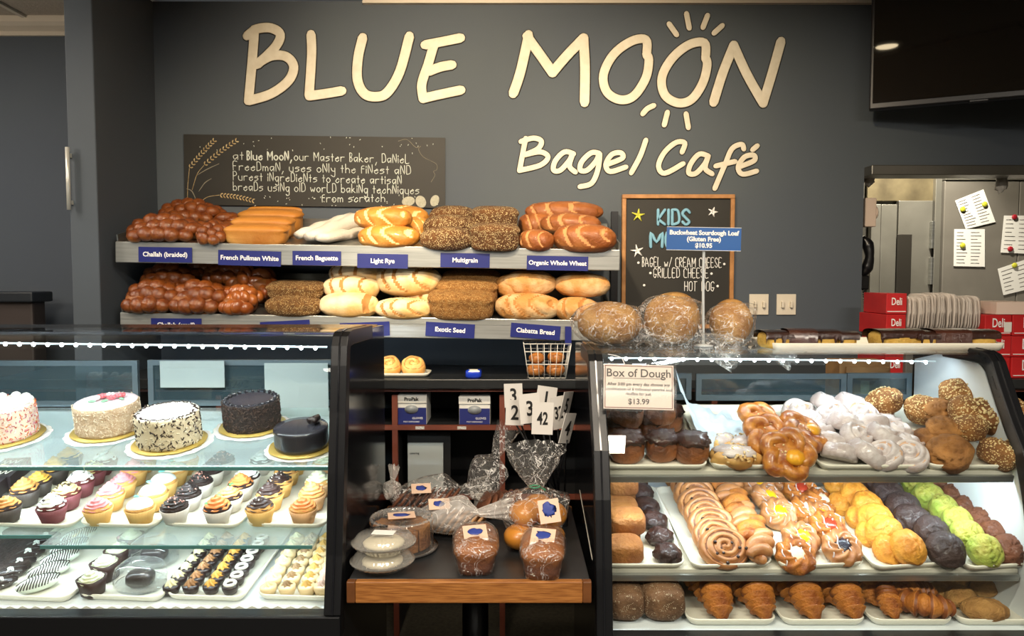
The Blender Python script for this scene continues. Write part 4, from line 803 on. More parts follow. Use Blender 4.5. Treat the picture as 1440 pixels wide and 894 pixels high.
def muffin(c1, c2, g_, sd, crack=.0, nm='m', rough=.6, coat=0, sz=1, speck=None):
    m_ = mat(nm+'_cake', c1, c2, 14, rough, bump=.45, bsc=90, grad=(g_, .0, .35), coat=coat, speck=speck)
    def f(d): return .07*ns(d, 1.7, sd)+.035*ns(d, 6, sd)+.015*ns(d, 14, sd)+(.10 if d.z > .0 else 0)*(1-d.z)+crack*min(0, abs(ns(d, 2.2, sd+9))-.12)*(1 if d.z > .2 else 0)
    return MB().blob((.043*sz, .043*sz, .036*sz), (0, 0, .028*sz), 40, 26, f, -.8, e=.92).mesh('muffin', m_)
OR = [muffin('e8a437', 'c4741a', 'b8691a', i, 1.2, 'orange', .5, .1) for i in range(3)]  # darker base colour paints in shade between the orange muffins
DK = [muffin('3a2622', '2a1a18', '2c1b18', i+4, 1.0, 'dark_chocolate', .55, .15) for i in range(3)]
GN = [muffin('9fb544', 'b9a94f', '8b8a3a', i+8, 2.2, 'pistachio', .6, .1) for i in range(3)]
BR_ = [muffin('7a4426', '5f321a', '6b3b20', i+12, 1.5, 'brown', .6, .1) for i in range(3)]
CRB = [muffin('b57c40', '6b4018', 'a06a34', i+20, 2.4, 'crumb', .75, 0, 1.18) for i in range(2)]
OAT = [muffin('8f5c2c', '70431e', '9a6530', i+24, .6, 'oat_topped', .75, 0, 1.2, ('ecd9a4', 105, .30, .36)) for i in range(2)]
NUT = [muffin('9a6631', '6e4420', '8f5d2c', i+28, .6, 'nut_crumb', .8, 0, 1.2, ('e6c98e', 170, .30, .38)) for i in range(2)]
def nuts(sz, sd, col, n=70, r_=.0042, lo=.1, flat=.45, h=.028, R0=.045, Rz=.040):
    rn = random.Random(sd); mb = MB()
    for i in range(n):
        z = rn.uniform(lo, 1); a = rn.uniform(0, math.tau); s = math.sqrt(1-z*z); d = Vector((s*math.cos(a), s*math.sin(a), z)); p = Vector((d.x*R0*sz*1.03, d.y*R0*sz*1.03, h*sz+d.z*Rz*sz))
        T = Matrix.Translation(p) @ d.to_track_quat('Z', 'Y').to_matrix().to_4x4() @ Matrix.Rotation(a*3, 4, 'Z'); mb.blob((r_*rn.uniform(.7, 1.3), r_*rn.uniform(.5, .8), r_*flat), nu=6, nv=4, T=T)
    return mb.mesh('nut_topping', col)
OATM = mat('oat_flake', 'e2cb98', 'cdb07a', 40, .8); ALM = mat('almond_flake', 'e4cfa0', 'c79e60', 30, .6); NTS = [nuts(1.18, i, OATM) for i in range(2)]
CINR = [swirl(.047, .042, 2.4, .010, i*3, [BUNC, BUNG, ICE], .25) for i in range(4)]
ICEONLY = [swirl(.048, .040, 2.3, .012, 20+i*3, [ICE, mat('glaze_shadowed_dough', 'c9a283', rough=.3), ICE], .2) for i in range(4)]  # browner dough colour in the spiral grooves of the glaze
DOU = mat('sweet_dough', 'bd8450', '9c6236', 30, .45, bump=.2, bsc=60, coat=.3, grad=('cf9c64', 0, .5))
SWD = [swirl(.060, .030, 3.3, .007, i*5, [DOU, BUNG], 0, 48, 22, .85) for i in range(4)]
RAIS = mat('raisin', '2a1712', rough=.3)
def twist(L, r_, sd, m1, n=6, m2=None):
    mb = MB()
    for s_ in (0, 1): mb.tube([(L*(t/24-.5), math.cos(t/24*math.pi*n/2+s_*math.pi)*r_*.5, r_*.8+math.sin(t/24*math.pi*n/2+s_*math.pi)*r_*.35) for t in range(25)], [r_*.62*(.45+.55*math.sin(math.pi*(t+.8)/25.6)) for t in range(25)], 10, mi=0)
    return mb.mesh('twist', [m1])
TW = [twist(.13, .034, i, CRSM if i else DOU) for i in range(2)]
def danish(fill, sd, arms=8, Rr=.052):
    rows = []; N = 48
    for i in range(15):
        rho = (i+.05)/14; row = []
        for j in range(N):
            th = math.tau*j/N; q = math.cos(arms*(th+rho*1.5)); k = Rr*rho*(1+.07*q*rho)
            z = .010+.024*math.sin(math.pi*min(1, rho*.62+.2))*(1+.18*q)-(.014 if rho < .35 else 0)
            if i == 14: z = .012
            row.append((k*math.cos(th), k*math.sin(th), z+.0015*ns((k*math.cos(th)*60, k*math.sin(th)*60, 0), 1, sd)))
        rows.append(row)
    rows.append([(Rr*.93*math.cos(math.tau*j/N), Rr*.93*math.sin(math.tau*j/N), 0) for j in range(N)])
    me = MB().grid(rows[::-1], closed=True, cap0=True).mesh('dough', CRSM if sd % 2 else DOU)
    fl = MB().blob((Rr*.5, Rr*.46, .013), (0, 0, .024), 18, 9, lambda d: .15*ns(d, 3, sd)).mesh('filling', fill)
    ic = MB()
    for a in (-.7, -.25, .25, .7): ic.tube([(Rr*a+.004*math.sin(t), Rr*(t/5-1)*.8*math.sqrt(1-a*a*.6), .034-.010*abs(t/5-1)**2) for t in range(11)], .0022, 6, (1, 1, .6), sm=2)
    return me, fl, ic.mesh('icing_stripes', ICE)
FILL = dict(lemon=mat('lemon_filling', 'f2c51d', 'e9a80f', 20, .25, coat=.5), cherry=mat('cherry_filling', 'b3402a', '8e2414', 20, .25, coat=.6), blue=mat('blueberry_filling', '1c1630', '0f0d1c', 40, .2, bump=.8, bsc=90, coat=.6), cheese=mat('cheese_filling', 'f0e2c0', rough=.4), apri=mat('apricot_filling', 'e58f1e', rough=.25, coat=.5))
DAN = {k_: Kind('fruit_danish', 'pastry', *list(zip(('dough', 'filling', 'icing_stripes'), danish(FILL[k_], i)))) for i, k_ in enumerate(FILL)}
def squarebun(c1, c2, nm, sd, top=None, s=(.085, .075, .05), ex=.45, rg=.6, gl=.05):
    m_ = mat(nm, c1, c2, 16, rg, bump=.6, bsc=80, grad=(c2, 0, .3), coat=gl, speck=top)
    return MB().blob((s[0]/2, s[1]/2, s[2]/2), (0, 0, s[2]*.45), 30, 20, lambda d: .05*ns(d, 2, sd)+.02*ns(d, 6, sd), -.88, e=ex).mesh('bun', m_)
POP = [squarebun('5a3018', '9b5a26', 'chocolate_popover', i, None, (.095, .085, .078), .72, .35, .4) for i in range(2)]
POPT = mat('chocolate_nut_glaze', '2c1610', '452417', 30, .22, bump=.9, bsc=70, coat=.6)
PT = [MB().blob((.048, .043, .024), (0, 0, .064), 36, 18, lambda d: .25*ns(d, 3.2, i)+.16*ns(d, 9, i), -.5).mesh('chocolate_topping', POPT) for i in range(2)]
TOAST = [squarebun('b87a3c', '8f5526', 'streusel_square', i, None, (.098, .085, .06), .5) for i in range(2)]
CHOC = mat('chocolate_chunk', '3b211a', '241310', 30, .35, bump=.6, bsc=60, coat=.3); CHB = [MB().blob((.04, .036, .026), (0, 0, .022), 24, 14, lambda d: .25*ns(d, 2.6, i*3)+.1*ns(d, 6, i), -.8).mesh('pastry', CHOC) for i in range(3)]
RYEB = [squarebun('7e5a3c', '573a22', 'sugar_dusted_roll', i, ('cdbb9e', 300, .25, .5), (.10, .12, .08), .6, .8) for i in range(2)]
BEAR = [MB().blob((.06, .036, .026), (0, 0, .022), 26, 14, lambda d: .16*ns(d, 2.5, i)+.1*math.cos(5*math.atan2(d.y, d.x)), -.8).mesh('dough', mat('pale_dough', 'd3a763', 'b98543', 20, .5, grad=('e0bd82', 0, .4))) for i in range(2)]
SCON = [MB().blob((.05, .036, .026), (0, 0, .022), 26, 14, lambda d: .12*ns(d, 2.2, i)+.05*ns(d, 6, i), -.8).mesh('scone', mat('scone_crust', 'b8894a', '92642e', 24, .7, bump=.6, bsc=100, speck=('4b2a1a', 60, .12, .5), grad=('cfa668', 0, .4))) for i in range(3)]
def asleaf(nm, me, cat): return Kind(nm, cat, (None, me))
def put(K, P, px, py, label, grp, up=0, yaw=0, pitch=0, sc=1, roll=0):
    v = P.on(px, py)+P.n*(.004+up); return K.place(TR(v, P.R, sc, yaw, pitch, roll), label, grp)
def column(kinds, P, a, b_, n, lab, grp, up=0, yaw=0, jy=12, pitch=0, sc=1, jit=.0015, roll=0, orn=ORD, off=0):
    A, B = P.on(*a), P.on(*b_)
    for i in range(n):
        v = A.lerp(B, i/max(1, n-1))+P.n*(.004+up)+P.u*rnd.uniform(-jit, jit)+P.v*rnd.uniform(-jit, jit)
        s_ = sc*rnd.uniform(.96, 1.04); K = kinds[(i*7+int(a[0])) % len(kinds)]
        l = lab.format(orn[i+off]) if '{}' in lab else lab
        if len(l.split()) > 16 or len(l.split()) < 4: print('LABEL', len(l.split()), l)
        K.place(TR(v, P.R, s_, yaw+rnd.uniform(-jy, jy), pitch, roll), l, grp)
def trayat(P, x0, x1, py, d_, label, grp, rz=0, dv=0, **k):
    v = P.on((x0+x1)/2, py); w_ = (x1-x0)*v.y/FPX; return tray(TR(v+P.n*.001+P.v*dv, P.R, 1, rz), w_, d_, label, grp=grp, **k)
K1 = lambda nm, ms, cat='pastry': [asleaf(nm, m_, cat) for m_ in ms]
# ================= right case, top shelf =================
g = 'trays on the top shelf of the pastry case'; D = .44
trayat(zr1, 836, 998, 664, D, 'cream tray of chocolate topped buns under the dough box notice', g)
trayat(zr1, 1000, 1152, 664, D, 'cream tray holding bear claws, knots and a parchment bag', g)
trayat(zr1, 1153, 1303, 664, D, 'cream tray crowded with white glazed cinnamon rolls', g)
trayat(zr1, 1305, 1475, 664, D, 'cream tray heaped with nutty crumb muffins', g)
KP = [Kind('chocolate_bun', 'pastry', ('bun', POP[i]), ('chocolate_topping', PT[i])) for i in range(2)]
g = 'chocolate topped buns in the first tray'
column(KP, zr1, (880, 648), (868, 596), 3, 'brown bun with dark chocolate topping, {} in the column against the case end', g, jy=20)
column(KP, zr1, (930, 646), (908, 592), 3, 'brown bun with dark chocolate topping, {} in the middle column of the tray', g, jy=20)
column(KP, zr1, (972, 650), (938, 606), 2, 'brown bun with dark chocolate topping, {} along the side facing the parchment', g, jy=20)
column(KP, zr1, (880, 622), (925, 618), 2, 'brown bun with dark chocolate topping stacked on top, {} from the case end', g, up=.05, jy=20)
column(KP, zr1, (888, 592), (925, 588), 2, 'dark topped bun on the raised back row, {} from the case end', g, up=.055, jy=20)
# parchment and pastries
mb = MB(); rows = []
for i in range(15):
    row = []
    for j in range(13):
        u, v_ = i/14, j/12; row.append((u*.20-.10, v_*.30, .01+.06*(1-u)*v_+.022*ns((u*4, v_*4, 0), 1.5)+.010*ns((u*9, v_*9, 2), 1.5)+.11*max(0, .25-u)*4*v_))
    rows.append(row)
mb.grid(rows, closed=False); mb.grid([[(x, y, z-.0012) for x, y, z in r_] for r_ in rows], closed=False)
v = zr1.on(1042, 650); single('parchment_bag', mb, mat('parchment', 'c6d3db', 'b4c4cf', 12, .45, bump=.3, bsc=30), 'crumpled white parchment sheet standing up behind the bear claws', 'paper', TR(v+zr1.n*.006, zr1.R, 1, 8))
ALMN = nuts(1.0, 5, ALM, 46, .0046, .25, .3, .022, .05, .03)
KB_ = [Kind('bear_claw', 'pastry', ('dough', m_), ('nut_topping', ALMN), ('glaze', MB().blob((.05, .03, .016), (0, 0, .036), 20, 9, lambda d: .2*ns(d, 3), -.2).mesh('glaze', ICE))) for m_ in BEAR]
g = 'almond bear claws'
for i, (px, py, l) in enumerate(((1032, 657, 'glazed bear claw with almonds at the near corner of the parchment tray'), (1052, 640, 'glazed bear claw with almonds behind the near one'), (1018, 632, 'small glazed bear claw against the parchment fold'))): put(KB_[i % 2], zr1, px, py, l, g, yaw=[-8, 20, 60][i], sc=[1.15, 1.1, .8][i])
KNOTM = mat('knot_crust', 'c98535', '8f4815', 40, .32, bump=.3, bsc=60, coat=.5)
def knot(sd):
    mb = MB()
    for i in range(5):
        a = i*math.tau/5+sd; T = Matrix.Rotation(a, 4, 'Z') @ Matrix.Translation((.030, 0, .030)) @ Matrix.Rotation(R(-25), 4, 'Y')
        mb.tube([T @ Vector(p) for p in ((-.022, -.014, .010), (.004, -.022, .006), (.022, -.004, -.008), (.012, .018, -.004), (-.016, .012, .012))], [.010, .017, .019, .017, .010], 10, sm=3)
    mb.blob((.047, .047, .026), (0, 0, .024), 20, 10, lambda d: .08*ns(d, 2.5, sd)); return mb.mesh('knot_dough', KNOTM)
KC = MB().blob((.024, .020, .014), (.012, -.012, .046), 14, 8, lambda d: .2*ns(d, 3)).mesh('custard', mat('custard_yellow', 'e8a92c', 'd98f1c', 20, .3, coat=.4)); KN2 = nuts(1.0, 8, ALM, 26, .004, .5, .3, .024, .045, .028)
KK = [Kind('almond_knot', 'pastry', ('dough', knot(i)), ('custard', KC), ('nut_topping', KN2)) for i in range(3)]
g = 'golden almond knots'
for i, (px, py, up, l, pt) in enumerate(((1100, 655, .0, 'large golden almond knot facing out at the front of the tray', 48), (1072, 640, .012, 'golden almond knot leaning behind the large one', 35), (1062, 622, .015, 'golden almond knot farthest back beside the parchment', 30), (1118, 636, .012, 'golden almond knot touching the glazed rolls', 30))): put(KK[i % 3], zr1, px, py, l, g, up=up+.02, pitch=pt, yaw=i*20, sc=1.12)
g = 'glazed cinnamon rolls'
KI = K1('glazed_cinnamon_roll', ICEONLY); rown = ['nearest', 'second', 'third', 'fourth', 'fifth']
for r_ in range(5):
    y = 652-r_*15; x0 = 1178-r_*14; x1 = 1284-r_*14+ (0 if r_ else -6)
    for c_ in range(4 if r_ < 4 else 4):
        px = lerp(x0, x1, c_/3)
        put(KI[(r_*3+c_) % 4], zr1, px, y, 'white glazed cinnamon roll, %s row back, %s from the knots' % (rown[r_], ['first', 'second', 'third', 'fourth'][c_]), g, up=.004+(.03 if (r_ and c_ in (1, 2)) else .004), yaw=rnd.uniform(0, 360), pitch=rnd.uniform(10, 30) if r_ else 34, sc=rnd.uniform(1.0, 1.15))
g = 'nutty crumb muffins'
KCR = K1('crumb_muffin', CRB, 'muffin'); KNT = [Kind('nut_muffin', 'muffin', ('cake', NUT[i]), ('nut_topping', NTS[i])) for i in range(2)]; KOT = [Kind('oat_muffin', 'muffin', ('cake', OAT[i]), ('oat_topping', nuts(1.2, 40+i, OATM, 110, .0058, .0, .35))) for i in range(2)]
for K, px, py, up, sc, l in ((KCR[0], 1336, 652, 0, 1.22, 'plain brown crumb muffin at the front of the heap'), (KNT[0], 1392, 655, 0, 1.08, 'nut covered muffin at the front beside the plain one'), (KOT[0], 1432, 655, 0, 1.1, 'oat flaked muffin at the front by the case end'),
    (KCR[1], 1300, 636, 0, 1.0, 'plain crumb muffin at the edge facing the glazed rolls'), (KCR[0], 1318, 634, .03, 1.05, 'plain crumb muffin perched behind the front plain one'), (KCR[1], 1424, 632, .03, 1.0, 'plain crumb muffin on the second tier by the case end'),
    (KNT[1], 1345, 620, .06, 1.1, 'nut covered muffin in the middle of the heap'), (KOT[1], 1375, 622, .06, 1.1, 'oat flaked muffin high on the slope of the heap'), (KOT[0], 1402, 632, .055, 1.05, 'oat flaked muffin lower on the slope of the heap'), (KNT[0], 1362, 640, .045, 1.0, 'nut covered muffin between the two tiers'),
    (KNT[1], 1336, 602, .075, 1.15, 'nut covered muffin at the summit of the heap'), (KCR[0], 1352, 598, .085, 1.0, 'dark crumb muffin at the summit behind the nut covered one'), (KNT[0], 1291, 602, .03, 1.05, 'lone nut covered muffin standing beyond the glazed rolls'), (KNT[1], 1247, 596, .035, 1.12, 'nut covered ball farthest back in front of the cardboard carton'), (KCR[1], 1318, 610, .04, 1.0, 'crumb muffin hidden in the back of the heap'), (KNT[0], 1410, 612, .05, 1.0, 'nut covered muffin at the rear by the white side panel')):
    put(K, zr1, px, py, l, g, up=up, yaw=rnd.uniform(0, 360), pitch=rnd.uniform(18, 38), sc=sc*.9)
# ================= right case, middle shelf =================
g = 'trays on the middle shelf of the pastry case'
trayat(zr2, 832, 966, 803, D, 'cream tray of streusel squares and chocolate pastries by the case end', g)
trayat(zr2, 971, 1091, 803, D, 'cream tray of cinnamon swirl danishes and twists', g, 3)
trayat(zr2, 1096, 1222, 803, D, 'cream tray of iced fruit danishes', g, 5)
trayat(zr2, 1226, 1350, 803, D, 'cream tray of orange and dark chocolate muffins', g, 6)
trayat(zr2, 1354, 1490, 803, D, 'cream tray of green and brown muffins', g, 6)
g = 'streusel squares'; KT = K1('streusel_square', TOAST)
column(KT, zr2, (877, 786), (868, 682), 5, 'golden brown streusel square, {} in the column at the case end', g, jy=6)
column(KT, zr2, (880, 762), (874, 706), 2, 'golden streusel square stacked on top, {} of the two', g, up=.035, jy=8)
g = 'chocolate chunk pastries'; KC_ = K1('chocolate_chunk_pastry', CHB)
column(KC_, zr2, (937, 790), (893, 684), 6, 'dark chocolate chunk pastry, {} beside the streusel squares', g, jy=60)
g = 'cinnamon swirl danishes'; RA = MB(); rn = random.Random(2)
for i in range(9): a = rn.uniform(0, 6.28); q = rn.uniform(.012, .05); RA.blob((.0045, .004, .003), (q*math.cos(a), q*math.sin(a)*.85, .030), 8, 6)
RAm = RA.mesh('raisins', RAIS); KS = [Kind('cinnamon_swirl', 'pastry', ('dough', m_), ('raisins', RAm)) for m_ in SWD]
column(KS, zr2, (1015, 786), (962, 684), 8, 'flat cinnamon swirl danish with raisins, {} in its overlapping row', g, up=.024, pitch=36, jy=10, sc=1.12)
g = 'long glazed twists'; KTW = K1('pastry_twist', TW)
column([KTW[0], KTW[1]], zr2, (1066, 786), (1006, 680), 7, 'golden twisted pastry, {} in the column beside the cinnamon swirls', g, yaw=65, jy=10, pitch=0, sc=1.05, up=.012)
g = 'iced fruit danishes'
for k_, px, py, up, yaw, l in (('blue', 1180, 786, .012, 0, 'iced danish with dark blueberry centre at the tray front'), ('lemon', 1122, 772, .01, 20, 'iced lemon danish at the tray front near the twists'), ('cheese', 1116, 792, .0, 0, 'long iced danish with dark chip at the near corner'), ('cherry', 1160, 756, .012, 10, 'iced red cherry danish behind the blueberry one'),
     ('lemon', 1092, 738, .014, 0, 'bright lemon danish in the middle of the yellow line'), ('lemon', 1076, 716, .014, 40, 'bright lemon danish farther back in the yellow line'), ('lemon', 1064, 698, .014, 10, 'bright lemon danish at the back of the yellow line'), ('cheese', 1130, 732, .01, 30, 'pale iced cheese danish in the middle of the tray'),
     ('cherry', 1122, 704, .012, 0, 'iced cherry danish at the back of the tray'), ('apri', 1104, 692, .01, 10, 'iced apricot danish at the far back of the tray'), ('cheese', 1150, 716, .0, 60, 'pale iced danish beside the orange muffins'), ('apri', 1148, 738, .002, 20, 'iced apricot danish beside the orange muffins')):
    put(DAN[k_], zr2, px, py, l, g, up=up+.01, yaw=yaw, pitch=26, sc=1.02)
tall = dict(pitch=38, jy=40, jit=.004)
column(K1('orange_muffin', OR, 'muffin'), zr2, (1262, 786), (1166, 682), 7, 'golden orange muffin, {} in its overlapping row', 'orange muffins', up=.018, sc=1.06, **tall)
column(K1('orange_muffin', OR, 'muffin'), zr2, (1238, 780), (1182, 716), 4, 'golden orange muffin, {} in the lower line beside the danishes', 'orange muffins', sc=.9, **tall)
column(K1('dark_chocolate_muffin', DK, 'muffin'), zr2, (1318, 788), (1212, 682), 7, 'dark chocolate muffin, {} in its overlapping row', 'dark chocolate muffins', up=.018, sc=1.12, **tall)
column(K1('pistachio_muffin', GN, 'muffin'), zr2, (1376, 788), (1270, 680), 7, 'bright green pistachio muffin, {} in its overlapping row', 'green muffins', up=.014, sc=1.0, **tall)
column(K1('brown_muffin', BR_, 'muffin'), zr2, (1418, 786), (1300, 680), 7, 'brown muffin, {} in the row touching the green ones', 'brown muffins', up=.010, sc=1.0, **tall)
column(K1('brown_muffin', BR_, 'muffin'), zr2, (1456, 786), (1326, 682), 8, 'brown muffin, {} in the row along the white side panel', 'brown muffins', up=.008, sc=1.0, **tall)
# ================= right case, bottom deck =================
g = 'trays on the bottom deck of the pastry case'
trayat(zr3, 832, 962, 868, .40, 'cream tray of sugar dusted rolls on the bottom deck', g)
trayat(zr3, 966, 1096, 882, .50, 'cream tray of croissants beside the dusted rolls', g)
trayat(zr3, 1100, 1222, 882, .50, 'cream tray of croissants, middle of the bottom deck', g)
trayat(zr3, 1226, 1346, 882, .50, 'cream tray of curled croissants beside the scones', g)
trayat(zr3, 1350, 1490, 882, .50, 'cream tray holding a few scones by the case end', g)
g = 'sugar dusted rolls'; KR = K1('dusted_roll', RYEB)
column(KR, zr3, (878, 862), (870, 820), 2, 'grey sugar dusted brown roll, {} in the column at the case end', g, jy=4, sc=1.12)
column(KR, zr3, (930, 862), (914, 820), 2, 'grey sugar dusted brown roll, {} in the column beside the croissants', g, jy=4, sc=1.12)
KX = K1('croissant', CROIS); KXB = K1('curled_croissant', CROISB); g = 'croissants on the bottom deck'
for (a, b_, t) in (((1004, 858), (962, 812), 'in the first croissant column past the rolls'), ((1062, 858), (1012, 812), 'in the second croissant column'), ((1128, 858), (1068, 812), 'in the third croissant column'), ((1184, 858), (1112, 812), 'in the fourth croissant column')):
    column(KX, zr3, a, b_, 4, 'ridged golden croissant, {} ' + t, g, yaw=84, jy=9, sc=1.12, roll=-30, up=.024)
column(KX[:2], zr3, (1246, 862), (1170, 812), 4, 'ridged golden croissant, {} in the column before the curled one', g, yaw=84, jy=15, sc=.82, roll=-28, up=.018)
put(KXB[0], zr3, 1298, 872, 'curled horn-shaped croissant at the front beside the scones', g, yaw=150, sc=1.12, up=.004)
column(KX, zr3, (1280, 850), (1226, 812), 3, 'ridged golden croissant behind the curled one, {} of three', g, yaw=20, jy=15)
g = 'scones'; KSC = K1('scone', SCON)
for i, (px, py, l) in enumerate(((1384, 872, 'speckled golden scone nearest the front of its tray'), (1350, 852, 'brown scone leaning beside the croissant tray'), (1386, 838, 'speckled round scone behind on bare paper'), (1338, 830, 'brown scone at the back of the scone tray'), (1322, 840, 'small brown scone against the curled croissant'))): put(KSC[i % 3], zr3, px, py, l, g, yaw=[-12, 40, 10, 30, 80][i], sc=[1.15, 1.05, .95, 1.1, .8][i])
# ================= left case, cakes =================
BOARD = mat('gold_cake_board', 'd3b866', 'c0a24f', 12, .35, metal=.4); DOILY = mat('white_doily', 'f0f0ee', rough=.8)
def doily(Rr, sd=0):
    mb = MB(); n = 72; rows = []
    for i, q in enumerate((.0, .8, .86, .93, 1.0)):
        rows.append([(Rr*q*(1+(.035*abs(math.sin(9*a)) if q > .9 else 0))*math.cos(a), Rr*q*(1+(.035*abs(math.sin(9*a)) if q > .9 else 0))*math.sin(a), .0015+.001*math.sin(18*a+i)*(q > .8)+(.004*ns((math.cos(a), math.sin(a), 0), 2, sd) if q > .9 else 0)) for a in [math.tau*j/n for j in range(n)]])
    rows[0] = [(x*.01+.0, y*.01, .0015) for x, y, z in rows[1]]
    mb.grid(rows, cap0=True)
    for j in range(18):
        a = math.tau*(j+.5)/18; mb.lathe([(.004, .0035), (.0065, .004), (.008, .0035)], 10, cap0=False, cap1=False, c=(Rr*.93*math.cos(a), Rr*.93*math.sin(a), .0))
    return mb.mesh('doily', DOILY)
def cake(px, py, dpx, hpx, lab, P=None, side=None, top=None, rough_side=0, parts=(), board=1.18, dl=1.34, name='layer_cake', dsc='', flat=.0):
    P = P or zl1; v = P.on(px, py); k = v.y/FPX; Rr = dpx*k/2; H = hpx*k; v = v+P.v*Rr*.95
    # boards and doilies stand on the sloping shelf; the cake sits on its board
    tag(link('lace_doily', doily(Rr*dl, int(px)), None, TR(v+P.n*.001, P.R)), 'white lace paper doily under the ' + dsc, 'doily', 'lace doilies')
    tag(link('cake_board', MB().lathe([(Rr*board-.001, 0), (Rr*board, .001), (Rr*board, .003), (Rr*board-.001, .004)], 48, flute=lambda a, i: .0012*math.sin(a*40)).mesh('cake_board', BOARD), None, TR(v+P.n*.006, P.R)), 'round gold card under the ' + dsc, 'cake board', 'gold cake boards')
    r = root(name, lab, 'cake', TR(v+P.n*.0105, P.R))
    mb = MB().lathe([(Rr*.97, 0), (Rr, .004)]+[(Rr*(1+.0), H*t) for t in (.2, .4, .6, .8, .93)]+[(Rr*.96, H)]+[(Rr*q, H) for q in (.7, .4, .1)], 60, 0)
    if rough_side:
        for i, q in enumerate(mb.v):
            if q[2] < H*.96: s_ = 1+rough_side*ns((q[0], q[1], q[2]), 90, px); mb.v[i] = (q[0]*s_, q[1]*s_, q[2])
    for i, f_ in enumerate(mb.f):
        if min(mb.v[j][2] for j in f_) > H*.97: mb.m[i] = 1
    part('body', mb, [side, top], r); return r, Rr, H
def bits(Rr, H, n, sz, sd, cols, long_=1.6, lo=.02, hi=1, out=1.01):
    rn = random.Random(sd); res = [MB() for _ in cols]
    for i in range(n):
        a = rn.uniform(0, math.tau); z = rn.uniform(lo, hi)*H; s_ = sz*rn.uniform(.7, 1.3)
        T = Matrix.Translation((Rr*out*math.cos(a), Rr*out*math.sin(a), z)) @ Matrix.Rotation(a, 4, 'Z') @ Matrix.Rotation(rn.uniform(0, 3), 4, 'X') @ Matrix.Rotation(rn.uniform(-.5, .5), 4, 'Y')
        res[rn.randrange(len(cols))].box((0, 0, 0), (s_*.5, s_*long_, s_*.5), 0, T)
    return res
CREAMF = mat('cream_frosting', 'f3efe6', rough=.45); PINKT = mat('pink_frosting_top', 'f0dfe8', rough=.45); COCO = mat('beige_coconut', 'e0c5a4', 'cda984', 60, .8, bump=.8, bsc=200); CHS = mat('dark_chocolate_shard', '33221b', rough=.4)
GAN = mat('dark_ganache', '35343a', rough=.14, coat=.5); CHN = mat('chocolate_flake_side', '35261f', '1d1512', 90, .7, bump=1, bsc=220)
# pink top coconut cake
r, Rr, H = cake(133, 622, 87, 42, 'tall pink-topped cake with beige coconut sides and sugar flowers', side=COCO, top=PINKT, rough_side=.02, dsc='pink flower cake')
part('coconut', bits(Rr, H, 520, .0026, 1, [0], 2.2)[0], mat('coconut_flake', 'efdcc0', rough=.7), r, None, 0, None, 'stuff')
FLW = [mat('pink_sugar', 'dc6a70', rough=.5), mat('white_sugar', 'f3e8e6', rough=.5), mat('mint_sugar', '7ab58a', rough=.5)]
for i, (x, y, m_) in enumerate(((.012, .01, 0), (-.02, .02, 0), (.03, .028, 0), (-.004, .03, 1), (-.03, 0, 1))):
    mb = MB()
    for k_ in range(6): a = k_*1.05; mb.blob((.009, .0055, .005), (0, 0, 0), 8, 6, T=Matrix.Translation((x, y, H+.008)) @ Matrix.Rotation(a, 4, 'Z') @ Matrix.Translation((.007, 0, .001)) @ Matrix.Rotation(R(-30), 4, 'Y'))
    mb.blob((.005, .005, .006), (x, y, H+.010), 8, 6); part('sugar_flower', mb, FLW[m_], r)
for x, y, a in ((-.035, -.012, .5), (.04, .012, 2.5), (.0, -.008, 1), (-.04, .02, 2)): part('sugar_leaf', MB().blob((.011, .005, .003), T=Matrix.Translation((x, y, H+.004)) @ Matrix.Rotation(a, 4, 'Z')), FLW[2], r)
# black and white shard cake
r, Rr, H = cake(221, 640, 88, 46, 'white-topped cake with dark and cream chocolate shards around its side', side=mat('cream_side', 'd9c8a8', rough=.6), top=CREAMF, rough_side=.01, dsc='black and white shard cake')
for mb, m_ in zip(bits(Rr, H, 620, .0042, 5, [0, 1], 1.7), (CHS, mat('cream_shard', 'e8dcc0', rough=.5))): part('chocolate_shards', mb, m_, r, None, 0, None, 'stuff')
mb = MB(); rn = random.Random(8)
for i in range(90): a = i/90*math.tau; q = Rr*rn.uniform(.84, .98); mb.box((0, 0, 0), (.007, .0022, .002), 0, Matrix.Translation((q*math.cos(a), q*math.sin(a), H+.001)) @ Matrix.Rotation(rn.uniform(0, 3), 4, 'Z'))
part('rim_sprinkles', mb, CHS, r, None, 0, None, 'stuff')
# chocolate flake cake
r, Rr, H = cake(343, 615, 80, 40, 'dark cake with chocolate flake sides and shiny grey-black top', side=CHN, top=GAN, rough_side=.015, dsc='chocolate flake cake')
part('chocolate_flakes', bits(Rr, H, 520, .0036, 7, [0], 1.8)[0], mat('flake_brown', '4a372f', rough=.5), r, None, 0, None, 'stuff')
mb = MB()
for i in range(24): a = i/24*math.tau; mb.blob((.0075, .0045, .004), nu=8, nv=6, T=Matrix.Translation((Rr*.88*math.cos(a), Rr*.88*math.sin(a), H+.002)) @ Matrix.Rotation(a+.6, 4, 'Z'))
part('ganache_rim', mb, GAN, r)
# glossy flourless cake
r, Rr, H = cake(415, 645, 78, 30, 'low smooth black ganache cake with chocolate curls nearest the case corner', side=GAN, top=GAN, board=1.22, dsc='smooth ganache cake')
for i, (x, y, a, s) in enumerate(((.030, .026, .9, 1.1), (.040, .010, 1.4, 1))): part('chocolate_curl', MB().tube([(x-.016*s*math.cos(a), y-.016*s*math.sin(a), H+.010+.004*i), (x+.016*s*math.cos(a), y+.016*s*math.sin(a), H+.012+.004*i)], .008*s, 10, round_=False), mat('chocolate_curl', '2b201d', rough=.35), r)
